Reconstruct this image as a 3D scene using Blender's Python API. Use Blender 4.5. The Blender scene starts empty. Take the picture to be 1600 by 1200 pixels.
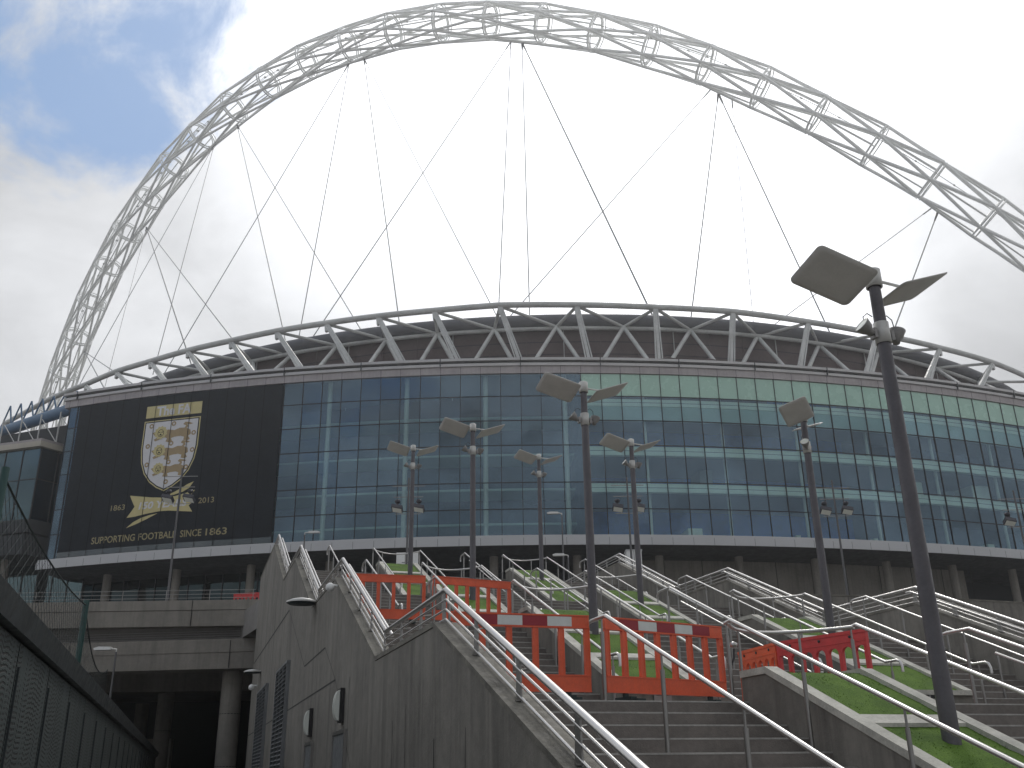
import bpy, math, random
from mathutils import Vector, Matrix
random.seed(7)
S = bpy.context.scene
NHLOC = (2.1, .4, 3.3)
R = math.radians
EYE = Vector((0, 0, 1.6))

# ---------------------------------------------------------------- camera
cam_d = bpy.data.cameras.new("camera"); cam = bpy.data.objects.new("camera", cam_d)
S.collection.objects.link(cam); S.camera = cam
TH, RO = R(21.9), R(0.86)
Fw = Vector((0, math.cos(TH), math.sin(TH))); U0 = Vector((0, -math.sin(TH), math.cos(TH))); R0 = Vector((1, 0, 0))
Rt = math.cos(RO)*R0 - math.sin(RO)*U0; Up = math.sin(RO)*R0 + math.cos(RO)*U0
M = Matrix((Rt, Up, -Fw)).transposed().to_4x4(); M.translation = EYE
cam.matrix_world = M
cam_d.sensor_width = 36; cam_d.lens = 36*1529/1600; cam_d.clip_end = 6000; cam_d.clip_start = .05
def pdir(x, y):            # direction of a photo pixel, used for the sky's blue gap only
    return (Rt*(x-800) - Up*(y-600) + Fw*1529).normalized()

# ---------------------------------------------------------------- exposure
S.view_settings.view_transform = 'Standard'; S.view_settings.look = 'None'
S.view_settings.exposure = 0; S.view_settings.gamma = 1
S.cycles.max_bounces = 8; S.cycles.transparent_max_bounces = 12
S.cycles.use_denoising = True

# ---------------------------------------------------------------- node helper
class NT:
    def __init__(s, t): s.t = t; s.n = t.nodes; s.l = t.links; s.n.clear()
    def new(s, k, **kw):
        n = s.n.new(k)
        for a, b in kw.items(): setattr(n, a, b)
        return n
    def put(s, sock, v):
        if isinstance(v, bpy.types.NodeSocket): s.l.new(v, sock)
        elif v is not None: sock.default_value = v
    def math(s, op, a, b=None, c=None, clamp=False):
        n = s.new('ShaderNodeMath', operation=op, use_clamp=clamp)
        s.put(n.inputs[0], a); s.put(n.inputs[1], b); s.put(n.inputs[2], c); return n.outputs[0]
    def ramp(s, v, lo, hi, a=0., b=1., smooth=True):
        n = s.new('ShaderNodeMapRange', interpolation_type='SMOOTHSTEP' if smooth else 'LINEAR')
        s.put(n.inputs[0], v)
        for i, q in enumerate((lo, hi, a, b)): n.inputs[i+1].default_value = q
        return n.outputs[0]
    def mix(s, f, a, b, mode='MIX'):
        n = s.new('ShaderNodeMix', data_type='RGBA', blend_type=mode)
        s.put(n.inputs[0], f); s.put(n.inputs[6], a); s.put(n.inputs[7], b); return n.outputs[2]
    def noise(s, vec, scale, detail=4, rough=.55, dist=0.):
        n = s.new('ShaderNodeTexNoise'); s.put(n.inputs['Vector'], vec)
        n.inputs['Scale'].default_value = scale; n.inputs['Detail'].default_value = detail
        n.inputs['Roughness'].default_value = rough; n.inputs['Distortion'].default_value = dist
        return n.outputs[0]
    def mapping(s, vec, scale=(1, 1, 1), rot=(0, 0, 0), loc=(0, 0, 0)):
        n = s.new('ShaderNodeMapping'); s.put(n.inputs[0], vec)
        n.inputs['Location'].default_value = loc; n.inputs['Rotation'].default_value = rot; n.inputs['Scale'].default_value = scale
        return n.outputs[0]
    def dot(s, v, d):
        n = s.new('ShaderNodeVectorMath', operation='DOT_PRODUCT'); s.put(n.inputs[0], v); n.inputs[1].default_value = d
        return n.outputs[1]

# ---------------------------------------------------------------- sky
SUN_EL, SUN_AZ = R(47), R(10)      # azimuth clockwise from +Y
W = bpy.data.worlds.new("World"); S.world = W; W.use_nodes = True
w = NT(W.node_tree)
dirv = w.new('ShaderNodeTexCoord').outputs['Generated']
sky = w.new('ShaderNodeTexSky', sky_type='NISHITA'); sky.sun_disc = False
sky.sun_elevation = SUN_EL; sky.sun_rotation = SUN_AZ; sky.air_density = 1.2; sky.dust_density = .6; sky.ozone_density = 2.0
skyc = w.mix(1., sky.outputs[0], (.115, .115, .115, 1), 'MULTIPLY')
sunv = Vector((math.sin(SUN_AZ)*math.cos(SUN_EL), math.cos(SUN_AZ)*math.cos(SUN_EL), math.sin(SUN_EL)))
nb = w.noise(dirv, 2.6, 7, .55, .6)
nd = w.noise(w.mapping(dirv, (1, 1, 1.6), loc=(3, 1, 7)), 5.5, 6, .6, .4)
glow = w.ramp(w.dot(dirv, sunv), .84, .995)
glow2 = w.ramp(w.dot(dirv, pdir(1040, 360)), .945, .995)
gl = w.math('MAXIMUM', glow, glow2)
lum = w.math('MULTIPLY_ADD', nb, .62, .46)
lum = w.math("MULTIPLY_ADD", nd, .62, w.math("SUBTRACT", lum, .25))
grey = w.ramp(w.dot(dirv, pdir(40, 430)), .955, .998)
lum = w.math('MULTIPLY', lum, w.math('MULTIPLY_ADD', grey, -.10, 1.0))
grey2 = w.ramp(w.dot(dirv, pdir(1640, 470)), .975, .999)
lum = w.math('MULTIPLY', lum, w.math('MULTIPLY_ADD', grey2, -.22, 1.0))
lum = w.math('MULTIPLY_ADD', gl, .62, lum)
back = w.ramp(w.dot(dirv, (0, -1, .25)), -.2, .6)
lum = w.math('MULTIPLY', lum, w.math('MULTIPLY_ADD', back, -.28, 1.0))
nk = w.noise(w.mapping(dirv, (1, 1, 1.8), loc=(5, 2, 9)), 9., 5, .6, .5)
lum = w.math('MULTIPLY', lum, w.math('MULTIPLY_ADD', back, w.math('MULTIPLY_ADD', nk, 2.4, -1.25), 1.0))
comb = w.new('ShaderNodeCombineColor')
w.put(comb.inputs[0], w.math('MULTIPLY', lum, .985)); w.put(comb.inputs[1], w.math('MULTIPLY', lum, 1.0)); w.put(comb.inputs[2], w.math('MULTIPLY', lum, 1.03))
# gaps of blue
h1 = w.ramp(w.dot(dirv, pdir(150, 80)), .980, .9990)
h1b = w.ramp(w.dot(dirv, pdir(340, 30)), .985, .9998)
h1c = w.ramp(w.dot(dirv, pdir(140, 190)), .992, .9998)
h2 = w.ramp(w.dot(dirv, (-.5, -.55, .75)), .75, .98, 0, .7)
hole = w.math('MAXIMUM', w.math('MAXIMUM', w.math('MAXIMUM', h1, w.math('MULTIPLY', h1c, .7)), w.math('MULTIPLY', h1b, .75)), h2)
nh = w.noise(w.mapping(dirv, loc=NHLOC), 7.5, 9, .60, .35)
hv = w.math('MULTIPLY_ADD', nh, 1.9, w.math('MULTIPLY_ADD', hole, .75, -1.36))
hmask = w.ramp(hv, -.02, .45)
hmask = w.math('MULTIPLY', hmask, w.ramp(hole, .02, .30, 0, .95))
blue = w.mix(.55, skyc, (.21, .39, .70, 1))
colr = w.mix(hmask, comb.outputs[0], blue)
bg = w.new('ShaderNodeBackground'); w.put(bg.inputs[0], colr); bg.inputs[1].default_value = 1.0
w.l.new(bg.outputs[0], w.new('ShaderNodeOutputWorld').inputs[0])

sd = bpy.data.lights.new("sun", 'SUN'); sd.energy = 1.1; sd.angle = R(10); sd.color = (1, .96, .9)
sun = bpy.data.objects.new("sun", sd); S.collection.objects.link(sun)
sun.rotation_euler = (-sunv).to_track_quat('-Z', 'Y').to_euler()

# ---------------------------------------------------------------- materials
MT = {}
def mat(name, col, rough=.6, metal=0., var=.0, scale=3., streak=0., bump=0., bscale=40., spec=.5, col2=None, wet=0.):
    m = bpy.data.materials.new(name); m.use_nodes = True; t = NT(m.node_tree)
    b = t.new('ShaderNodeBsdfPrincipled'); o = t.new('ShaderNodeOutputMaterial'); t.l.new(b.outputs[0], o.inputs[0])
    pos = t.new('ShaderNodeNewGeometry').outputs['Position']
    c = (*col, 1)
    if var or streak or col2:
        n1 = t.noise(pos, scale, 6, .6)
        n2 = t.noise(pos, scale*9, 4, .6)
        k = t.ramp(t.math('MULTIPLY_ADD', n2, .35, t.math('MULTIPLY', n1, .65)), .33, .67)
        d = tuple(v*(1-var) for v in col) if col2 is None else col2
        l_ = tuple(min(1, v*(1+var*.6)) for v in col) if col2 is None else col
        c = t.mix(k, (*d, 1), (*l_, 1))
        if streak:
            ns = t.noise(t.mapping(pos, (2.2, 2.2, .16)), 1.6, 6, .65)
            c = t.mix(t.ramp(ns, .42, .75, 0, streak), c, tuple(v*.35 for v in col)+(1,))
            ns2 = t.noise(t.mapping(pos, (1.5, 1.5, .1), loc=(9, 4, 0)), 2.3, 5, .6)
            c = t.mix(t.ramp(ns2, .55, .8, 0, streak*.6), c, tuple(min(1, v*1.7) for v in col)+(1,))
    t.put(b.inputs['Base Color'], c)
    if var:
        t.put(b.inputs['Roughness'], t.ramp(t.noise(pos, scale*4, 5), .3, .7, max(0, rough-.12), min(1, rough+.12)))
    else: b.inputs['Roughness'].default_value = rough
    b.inputs['Metallic'].default_value = metal; b.inputs['Specular IOR Level'].default_value = spec
    if bump:
        bn = t.new('ShaderNodeBump'); bn.inputs['Strength'].default_value = bump; bn.inputs['Distance'].default_value = .02
        t.put(bn.inputs['Height'], t.noise(pos, bscale, 5, .65)); t.l.new(bn.outputs[0], b.inputs['Normal'])
    MT[name] = m; return m
mat('concrete', (.200, .188, .165), .8, var=.28, scale=.6, streak=.65, bump=.25, bscale=22)
mat('concrete_beam', (.22, .205, .18), .8, var=.2, scale=.5, streak=.4, bump=.2, bscale=12)
mat('coping', (.17, .16, .135), .8, var=.45, scale=2.2, bump=.3, bscale=30)
mat('joint', (.03, .03, .028), .9)
mat('step', (.178, .160, .145), .75, var=.28, scale=1.6, bump=.3, bscale=60)
mat('nosing_highlight', (.26, .25, .23), .6, var=.3, scale=3)  # paler than the steps: skylight caught on the rounded edges, painted in
mat('kerb', (.46, .45, .40), .75, var=.28, scale=3.5, bump=.15, bscale=50)
mat('steel', (.52, .51, .50), .34, 1.)
mat('steel_dull', (.29, .285, .275), .42, 1.)
mat('lamp_pole', (.10, .095, .105), .5, .3, var=.18, scale=3)
mat('lamp_grey', (.52, .52, .5), .45, .2, var=.1, scale=6)
mat('spot_grey', (.26, .255, .25), .45, .3, var=.2, scale=8)
mat('mast_grey', (.11, .11, .115), .5, .3, var=.1, scale=4)
mat('blade', (.55, .54, .52), .6, 0, var=.08, scale=4)
mat('white_paint', (.74, .75, .74), .4, var=.06, scale=2)
mat('arch_white', (.84, .85, .83), .5, var=.12, scale=.25)
mat('truss_grey', (.50, .51, .50), .5, .1, var=.2, scale=.5)
mat('socket', (.05, .05, .06), .5, .5)
mat('cable', (.16, .17, .18), .5, .4)
mat('band', (.47, .475, .485), .4, .1, var=.04, scale=.2)
mat('fascia', (.36, .33, .335), .45, .2, var=.15, scale=.4, streak=.25)
mat('fascia_light', (.46, .45, .45), .4, .3, var=.1, scale=.5)
mat('mullion', (.012, .016, .022), .4, .2)
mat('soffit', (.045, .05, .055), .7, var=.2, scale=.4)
mat('roof_wall', (.11, .08, .082), .75, var=.25, scale=.35)
mat('roof_edge', (.11, .115, .13), .6, .1, var=.06, scale=.1)
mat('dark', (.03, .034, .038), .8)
mat('blue_wall', (.03, .11, .55), .7, var=.35, scale=.18)
mat('grey_wall', (.065, .10, .16), .7, var=.35, scale=.18)
mat('int_white', (.68, .76, .68), .6, var=.08, scale=.6)
mat('int_panel', (.34, .56, .46), .22, var=.06, scale=.25, spec=.8)
mat('column_paint', (.50, .56, .53), .6, var=.08, scale=.6)
mat('pale_blind', (.34, .46, .44), .6, var=.08, scale=.5)
mat('int_floor', (.14, .16, .17), .7)
mat('banner', (.011, .015, .021), .75, var=.25, scale=.7, spec=.15)
mat('seam', (.002, .002, .003), .95, spec=0.)
mat('gold', (.54, .47, .22), .5, var=.06, scale=2)
mat('bronze', (.34, .25, .13), .55, var=.08, scale=2)
mat('gold_text', (.30, .26, .13), .55)
mat('white_vinyl', (.62, .62, .64), .5, var=.04, scale=2)
mat('orange', (.72, .110, .042), .45, var=.14, scale=5, bump=.05)
mat('red', (.56, .035, .036), .42, var=.14, scale=5, bump=.05)
mat('dark_red', (.28, .012, .025), .45)
mat('reflect_white', (.62, .64, .62), .4, var=.08, scale=8)
mat('rubber', (.03, .045, .045), .8)
mat('black', (.012, .012, .014), .4)
mat('lens', (.75, .78, .72), .25)
mat('dark_glass', (.02, .04, .05), .06, 0, spec=.9)
mat('screen', (.020, .026, .027), .5, .4, var=.3, scale=1.4)
mat('screen_cap', (.055, .065, .07), .42, .5, var=.25, scale=2)
mat('green_post', (.01, .055, .05), .5)
mat('door_grey', (.17, .18, .185), .5, var=.15, scale=2)
mat('asphalt', (.20, .19, .18), .85, var=.3, scale=.7, bump=.3)
mat('paving', (.20, .19, .18), .8, var=.2, scale=.6)
mat('blue_tube', (.05, .13, .24), .5)
mat('beige_rim', (.42, .39, .33), .5, var=.1, scale=.5)
mat('hazard_glass', (.1, .12, .13), .2)
# turf
def turf():
    m = bpy.data.materials.new('turf'); m.use_nodes = True; t = NT(m.node_tree)
    b = t.new('ShaderNodeBsdfPrincipled'); o = t.new('ShaderNodeOutputMaterial'); t.l.new(b.outputs[0], o.inputs[0])
    pos = t.new('ShaderNodeNewGeometry').outputs['Position']
    k = t.math('MULTIPLY_ADD', t.noise(pos, 60, 3, .7), .6, t.math('MULTIPLY', t.noise(pos, 2.2, 5), .5))
    t.put(b.inputs['Base Color'], t.mix(t.ramp(k, .35, .75), (.045, .095, .012, 1), (.12, .21, .03, 1)))
    b.inputs['Roughness'].default_value = .9; b.inputs['Specular IOR Level'].default_value = .2
    bn = t.new('ShaderNodeBump'); bn.inputs['Strength'].default_value = .45; bn.inputs['Distance'].default_value = .02
    t.put(bn.inputs['Height'], t.noise(pos, 120, 3, .8)); t.l.new(bn.outputs[0], b.inputs['Normal'])
    MT['turf'] = m
turf()
def glass(name, tint, refl, gcol, fk=.6):
    m = bpy.data.materials.new(name); m.use_nodes = True; t = NT(m.node_tree)
    o = t.new('ShaderNodeOutputMaterial')
    tr = t.new('ShaderNodeBsdfTransparent'); tr.inputs[0].default_value = (*tint, 1)
    g = t.new('ShaderNodeBsdfGlossy'); g.inputs[0].default_value = (*gcol, 1); g.inputs['Roughness'].default_value = .015
    lw = t.new('ShaderNodeLayerWeight'); lw.inputs[0].default_value = .35
    f = t.math('MULTIPLY_ADD', lw.outputs['Fresnel'], fk, refl, clamp=True)
    pos = t.new('ShaderNodeNewGeometry').outputs['Position']
    bn = t.new('ShaderNodeBump'); bn.inputs['Strength'].default_value = .03; bn.inputs['Distance'].default_value = .3
    t.put(bn.inputs['Height'], t.noise(pos, .35, 2)); t.l.new(bn.outputs[0], g.inputs['Normal'])
    mx = t.new('ShaderNodeMixShader'); t.put(mx.inputs[0], f); t.l.new(tr.outputs[0], mx.inputs[1]); t.l.new(g.outputs[0], mx.inputs[2])
    t.l.new(mx.outputs[0], o.inputs[0]); MT[name] = m
glass('facade_glass', (.80, .93, .90), .14, (.48, .70, .90), .5)
glass('low_glass', (.18, .3, .34), .06, (.42, .6, .64), .15)
def mesh_screen():           # thin knotted net with square openings
    m = bpy.data.materials.new('net'); m.use_nodes = True; t = NT(m.node_tree)
    b = t.new('ShaderNodeBsdfPrincipled'); b.inputs['Base Color'].default_value = (.01, .02, .02, 1); b.inputs['Roughness'].default_value = .8
    o = t.new('ShaderNodeOutputMaterial'); t.l.new(b.outputs[0], o.inputs[0]); MT['net'] = m
mesh_screen()
def perforated():
    m = bpy.data.materials.new('perforated'); m.use_nodes = True; t = NT(m.node_tree)
    b = t.new('ShaderNodeBsdfPrincipled'); o = t.new('ShaderNodeOutputMaterial'); t.l.new(b.outputs[0], o.inputs[0])
    pos = t.new('ShaderNodeTexCoord').outputs['Object']
    sep = t.new('ShaderNodeSeparateXYZ'); t.put(sep.inputs[0], pos)
    wob = t.noise(t.mapping(pos, (1.3, 1.3, .35)), 2.2, 3, .5)
    rows = t.math('SINE', t.math('MULTIPLY_ADD', sep.outputs[2], 2*math.pi/.05, t.math('MULTIPLY', wob, 26)))
    mask = t.ramp(t.noise(t.mapping(pos, (2.6, 2.6, .22), loc=(2, 5, 0)), 2.0, 3, .6), .44, .50)
    k = t.math('MULTIPLY', t.ramp(rows, 0, .5), mask)
    c0 = t.mix(t.noise(pos, 2.5, 5), (.032, .044, .045, 1), (.062, .080, .079, 1))
    t.put(b.inputs['Base Color'], t.mix(k, c0, (.003, .004, .004, 1)))
    b.inputs['Roughness'].default_value = .5
    bn = t.new('ShaderNodeBump'); bn.inputs['Strength'].default_value = .6; bn.inputs['Distance'].default_value = .01
    t.put(bn.inputs['Height'], t.math('SUBTRACT', 1., k)); t.l.new(bn.outputs[0], b.inputs['Normal'])
    MT['perforated'] = m
perforated()

# ---------------------------------------------------------------- geometry helpers
class MB:
    def __init__(s): s.v = []; s.f = []; s.sm = []
    def add(s, vs, fs, smooth=False):
        k = len(s.v); s.v += [tuple(p) for p in vs]; s.f += [tuple(i+k for i in f) for f in fs]; s.sm += [smooth]*len(fs)
        return s
    def obox(s, c, ax, ay, az):
        c, ax, ay, az = map(Vector, (c, ax, ay, az))
        vs = [c+i*ax+j*ay+k*az for k in (-1, 1) for j in (-1, 1) for i in (-1, 1)]
        return s.add(vs, [(0, 2, 3, 1), (4, 5, 7, 6), (0, 1, 5, 4), (2, 6, 7, 3), (0, 4, 6, 2), (1, 3, 7, 5)])
    def box(s, x0, y0, z0, x1, y1, z1):
        return s.obox(((x0+x1)/2, (y0+y1)/2, (z0+z1)/2), ((x1-x0)/2, 0, 0), (0, (y1-y0)/2, 0), (0, 0, (z1-z0)/2))
    def bar(s, a, b, wd, ht, up=(0, 0, 1)):
        a, b = Vector(a), Vector(b); d = b-a; up = Vector(up)
        x = d.cross(up).normalized()*wd/2; z = x.cross(d).normalized()*ht/2
        return s.obox((a+b)/2, d/2, x, z)
    def tube(s, pts, r, n=8, r2=None, closed=False, caps=True):
        pts = [Vector(p) for p in pts]; m = len(pts); up = None; ring = []
        for i, p in enumerate(pts):
            if closed: d = (pts[(i+1) % m]-pts[i-1])
            else: d = pts[min(i+1, m-1)]-pts[max(i-1, 0)]
            d.normalize()
            if up is None: up = Vector((0, 0, 1)) if abs(d.z) < .9 else Vector((1, 0, 0))
            x = d.cross(up).normalized(); y = x.cross(d).normalized(); up = y
            rr = r if r2 is None else r+(r2-r)*i/(m-1)
            ring += [p+(x*math.cos(2*math.pi*k/n)+y*math.sin(2*math.pi*k/n))*rr for k in range(n)]
        fs = []
        for i in range(m if closed else m-1):
            a, b = i*n, ((i+1) % m)*n
            fs += [(a+k, a+(k+1) % n, b+(k+1) % n, b+k) for k in range(n)]
        s.add(ring, fs, True)
        if caps and not closed:
            s.add(ring[:n], [tuple(range(n))]); s.add(ring[-n:], [tuple(reversed(range(n)))])
        return s
    def lathe(s, base, axis, prof, n=16):
        base, axis = Vector(base), Vector(axis).normalized()
        x = axis.orthogonal().normalized(); y = axis.cross(x); vs = []
        for h, r in prof: vs += [base+axis*h+(x*math.cos(2*math.pi*k/n)+y*math.sin(2*math.pi*k/n))*max(r, 1e-4) for k in range(n)]
        fs = [(i*n+k, i*n+(k+1) % n, (i+1)*n+(k+1) % n, (i+1)*n+k) for i in range(len(prof)-1) for k in range(n)]
        return s.add(vs, fs, True)
    def prism(s, pts, vec):
        pts = [Vector(p) for p in pts]; vec = Vector(vec); n = len(pts)
        return s.add(pts+[p+vec for p in pts], [tuple(range(n)), tuple(reversed(range(n, 2*n)))]+[(i, i+n, (i+1) % n+n, (i+1) % n) for i in range(n)])
    def build(s, name, m, parent=None):
        me = bpy.data.meshes.new(name); me.from_pydata(s.v, [], s.f); me.update()
        me.polygons.foreach_set('use_smooth', s.sm)
        if isinstance(m, str): m = MT[m]
        me.materials.append(m)
        return link(name, me, parent)
def fix_normals(o):
    import bmesh
    b = bmesh.new(); b.from_mesh(o.data); bmesh.ops.recalc_face_normals(b, faces=b.faces); b.to_mesh(o.data); b.free(); return o
def link(name, data, parent=None):
    o = bpy.data.objects.new(name, data); S.collection.objects.link(o)
    if parent:
        o.parent = parent; o.matrix_parent_inverse = Matrix.Translation(-parent.location)
    return o
def tag(o, label=None, cat=None, group=None, kind=None):
    for k, v in (('label', label), ('category', cat), ('group', group), ('kind', kind)):
        if v: o[k] = v
    return o
def thing(name, label, cat, loc=(0, 0, 0), group=None, rz=0):
    o = bpy.data.objects.new(name, None); S.collection.objects.link(o); o.location = loc; o.rotation_euler.z = rz
    o.empty_display_size = .3
    return tag(o, label, cat, group)
def lpart(mb, name, m, root):      # mesh written in the thing's own coordinates
    o = mb.build(name, m); o.parent = root; return o
def dup(root, loc, rz, label):
    r = root.copy(); S.collection.objects.link(r); r.location = loc; r.rotation_euler.z = rz; r['label'] = label
    for ch in list(root.children):
        c = ch.copy(); S.collection.objects.link(c); c.parent = r
        for g in ch.children:
            d = g.copy(); S.collection.objects.link(d); d.parent = c
    return r

# ---------------------------------------------------------------- stair frame: u up the stairs, w across to the right
AZ = R(18)
SU = Vector((-math.sin(AZ), math.cos(AZ), 0)); SW = Vector((math.cos(AZ), math.sin(AZ), 0)); ZZ = Vector((0, 0, 1))
def st(u, w_, z): return SU*u + SW*w_ + ZZ*z
E_ = [(10.8, 2.4), (19.4, 4.45), (28.1, 6.55), (36.6, 8.8)]     # head of each flight
B_ = [(5.0, 0.0), (14.65, 2.4), (23.2, 4.45), (31.5, 6.55)]     # foot of each flight
NS = [16, 14, 14, 15]
DECK = 8.8
FL = ['lowest', 'second', 'third', 'top']
def stair_z(u):
    for (e, ze), (b, zb) in zip(E_, B_):
        if u < b: return zb
        if u < e: return zb + (ze-zb)*(u-b)/(e-b)
    return DECK

# ---------------------------------------------------------------- ground and concourse
tag(MB().add([(-1500, -600, 0), (1500, -600, 0), (1500, 2500, 0), (-1500, 2500, 0)], [(0, 1, 2, 3)]).build('ground', 'asphalt'), kind='structure')

# ================================================================ STAIRCASE
stairs = thing('staircase', 'broad concrete staircase rising in four flights to the stadium concourse', 'staircase', st(5, 9.5, 0))
W0, W1 = 2.75, 16.3
for i in range(4):
    (b, zb), (e, ze) = B_[i], E_[i]; n = NS[i]; t_ = (e-b)/(n-1) if n > 1 else 1; rs = (ze-zb)/n; c = .012
    prof = []; nos = MB()
    for k in range(n):
        u = b+k*t_; z = zb+(k+1)*rs
        prof += [(u, z-rs), (u, z-c), (u+c*.8, z)]
        nos.add([st(u-.003, W0, z-c-.004), st(u-.003, W1, z-c-.004), st(u+c*.8-.003, W1, z+.003), st(u+c*.8-.003, W0, z+.003), st(u+.03, W1, z+.003), st(u+.03, W0, z+.003)],
                [(0, 1, 2, 3), (3, 2, 4, 5)])
    prof += [(e+.3, ze)]
    m = MB(); lo = [(prof[-1][0], -.2), (prof[0][0], -.2)]
    m.prism([st(u, W0, z) for u, z in prof+lo], SW*(W1-W0))
    f = fix_normals(m.build('flight', 'step', stairs)); nos.build('nosing_highlight', 'nosing_highlight', f)
for i in range(3):
    MB().prism([st(E_[i][0]+.302, W0, -.2), st(B_[i+1][0]-.002, W0, -.2), st(B_[i+1][0]-.002, W0, E_[i][1]-.001), st(E_[i][0]+.302, W0, E_[i][1]-.001)], SW*(W1-W0)).build('landing', 'paving', stairs)

# ================================================================ SIDE WALLS
def wall_prof(end):
    o = .79; p = [(3.6, .30)]
    p += [(11.0, 3.18), (14.62, 3.2), (19.5, 5.26), (23.2, 5.28), (28.1, 7.38), (31.5, 7.42), (36.6, 9.62), (end, 9.62)]
    return p
def side_wall(name, label, w0, w1, end, root):
    p = wall_prof(end)
    m = MB().prism([st(u, w0, z) for u, z in p]+[st(end, w0, -.2), st(3.6, w0, -.2)], SW*(w1-w0))
    body = fix_normals(m.build('wall_body', 'concrete', root))
    cp = MB()
    for (u0, z0), (u1, z1) in zip(p[:-1], p[1:]):
        cp.obox(st((u0+u1)/2, (w0+w1)/2, (z0+z1)/2+.035), st((u1-u0)/2, 0, (z1-z0)/2), SW*((w1-w0)/2+.012), ZZ*.03)
    cp.build('coping', 'coping', root)
    return body
lw = thing('side_wall', 'tall grey concrete side wall on the left of the stairs with zigzag top', 'wall', st(3.6, 2.5, 0))
side_wall('side_wall', '', 2.45, 2.71, 43.2, lw)
jt = MB()
def wj(u0, z0, u1, z1, t=.035):
    a, b = st(u0, 2.447, z0), st(u1, 2.447, z1); d = (b-a).normalized(); n = d.cross(SW)*t/2
    jt.add([a-n, b-n, b+n, a+n], [(0, 1, 2, 3)])
wj(18.7, 3.3, 43, 3.3); wj(20.4, 4.07, 24, 4.07); wj(28.8, 6.1, 43, 6.1, .06); wj(18.7, 3.3, 20.4, 4.07, .015); wj(24, 4.07, 28.8, 6.1, .02)
wj(18.7, 3.3, 14.2, .1, .012); wj(17.0, 3.2, 17.0, .1, .02); wj(13.2, 2.3, 13.2, 0, .015); wj(33.5, 7, 33.5, 3.4, .015); wj(12.4, 2.45, 12.4, 0, .012); wj(10.9, 2.0, 10.9, 0, .03); wj(9.6, 2.05, 9.6, 0, .012)
jt.build('panel_joint', 'joint', lw)
def louvre(u0, u1, z0, z1):
    fr = MB(); n = int((z1-z0)/.11)
    bk = MB().obox(st((u0+u1)/2, 2.448, (z0+z1)/2), SU*(u1-u0)/2, SW*.004, ZZ*(z1-z0)/2)
    v = bk.build('vent', 'black', lw)
    for k in range(n):
        z = z0+(k+.5)*(z1-z0)/n
        fr.obox(st((u0+u1)/2, 2.40, z), SU*((u1-u0)/2-.05), SW*.045+ZZ*.03, ZZ*.008)
    for u in (u0+.03, u0+(u1-u0)/3, u0+2*(u1-u0)/3, u1-.03): fr.obox(st(u, 2.40, (z0+z1)/2), SU*.035, SW*.05, ZZ*(z1-z0)/2)
    for z in (z0, z1): fr.obox(st((u0+u1)/2, 2.40, z), SU*((u1-u0)/2+.03), SW*.05, ZZ*.03)
    fr.build('slats', 'door_grey', v)
louvre(27.4, 30.6, .5, 4.55); louvre(34.3, 38.2, .5, 4.55)
for (u0, u1, z1) in ((17.05, 18.35, 2.32), (21.4, 22.5, 2.28)):
    d = MB().obox(st((u0+u1)/2, 2.44, z1/2), SU*(u1-u0)/2, SW*.02, ZZ*z1/2).build('door', 'door_grey', lw)
    fr = MB()
    fr.obox(st(u0-.03, 2.43, z1/2), SU*.03, SW*.035, ZZ*(z1/2+.03)); fr.obox(st(u1+.03, 2.43, z1/2), SU*.03, SW*.035, ZZ*(z1/2+.03)); fr.obox(st((u0+u1)/2, 2.43, z1+.03), SU*(u1-u0)/2, SW*.035, ZZ*.03)
    fr.build('frame', 'steel_dull', d)
    MB().tube([st(u0+.12, 2.40, 1.0), st(u0+.12, 2.36, 1.0), st(u0+.26, 2.36, 1.0)], .012, 6).build('handle', 'steel', d)
MB().obox(st(12.6, 2.44, .9), SU*.9, SW*.012, ZZ*.75).build('panel', 'concrete_beam', lw)
MB().obox(st(12.6, 2.425, 1.68), SU*1.05, SW*.03, ZZ*.035).build('drip_rail', 'steel_dull', lw)
rw = thing('side_wall', 'concrete side wall on the right edge of the stairs under multi-bar railings', 'wall', st(3.6, 16.4, 0))
side_wall('side_wall', '', 16.3, 16.65, 43, rw)

# wall mounted lamps
def bulkhead(u, z, label):
    t = thing('wall_light', label, 'wall light', st(u, 2.45, z), 'oval wall lights above the doors in the side wall')
    MB().obox(st(u, 2.41, z), SU*.14, SW*.035, ZZ*.28).build('housing', 'black', t)
    m = MB(); n = 14
    for k in range(n+1):
        a = math.pi*k/n; zz = z-.25*math.cos(a); ww = 2.37-.09*math.sin(a)
        m.v += [tuple(st(u-.11, ww, zz)), tuple(st(u+.11, ww, zz))]
    m.f = [(2*k, 2*k+1, 2*k+3, 2*k+2) for k in range(n)]; m.sm = [True]*n
    m.prism([st(u-.11, 2.37, z-.25)]+[st(u-.11, 2.37-.09*math.sin(math.pi*k/n), z-.25*math.cos(math.pi*k/n)) for k in range(1, n)]+[st(u-.11, 2.37, z+.25)], SU*.004)
    m.build('lens', 'lens', t)
bulkhead(17.6, 2.78, 'black and white oval wall light above the nearer grey door')
bulkhead(21.9, 2.72, 'black and white oval wall light above the farther grey door')
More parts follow.
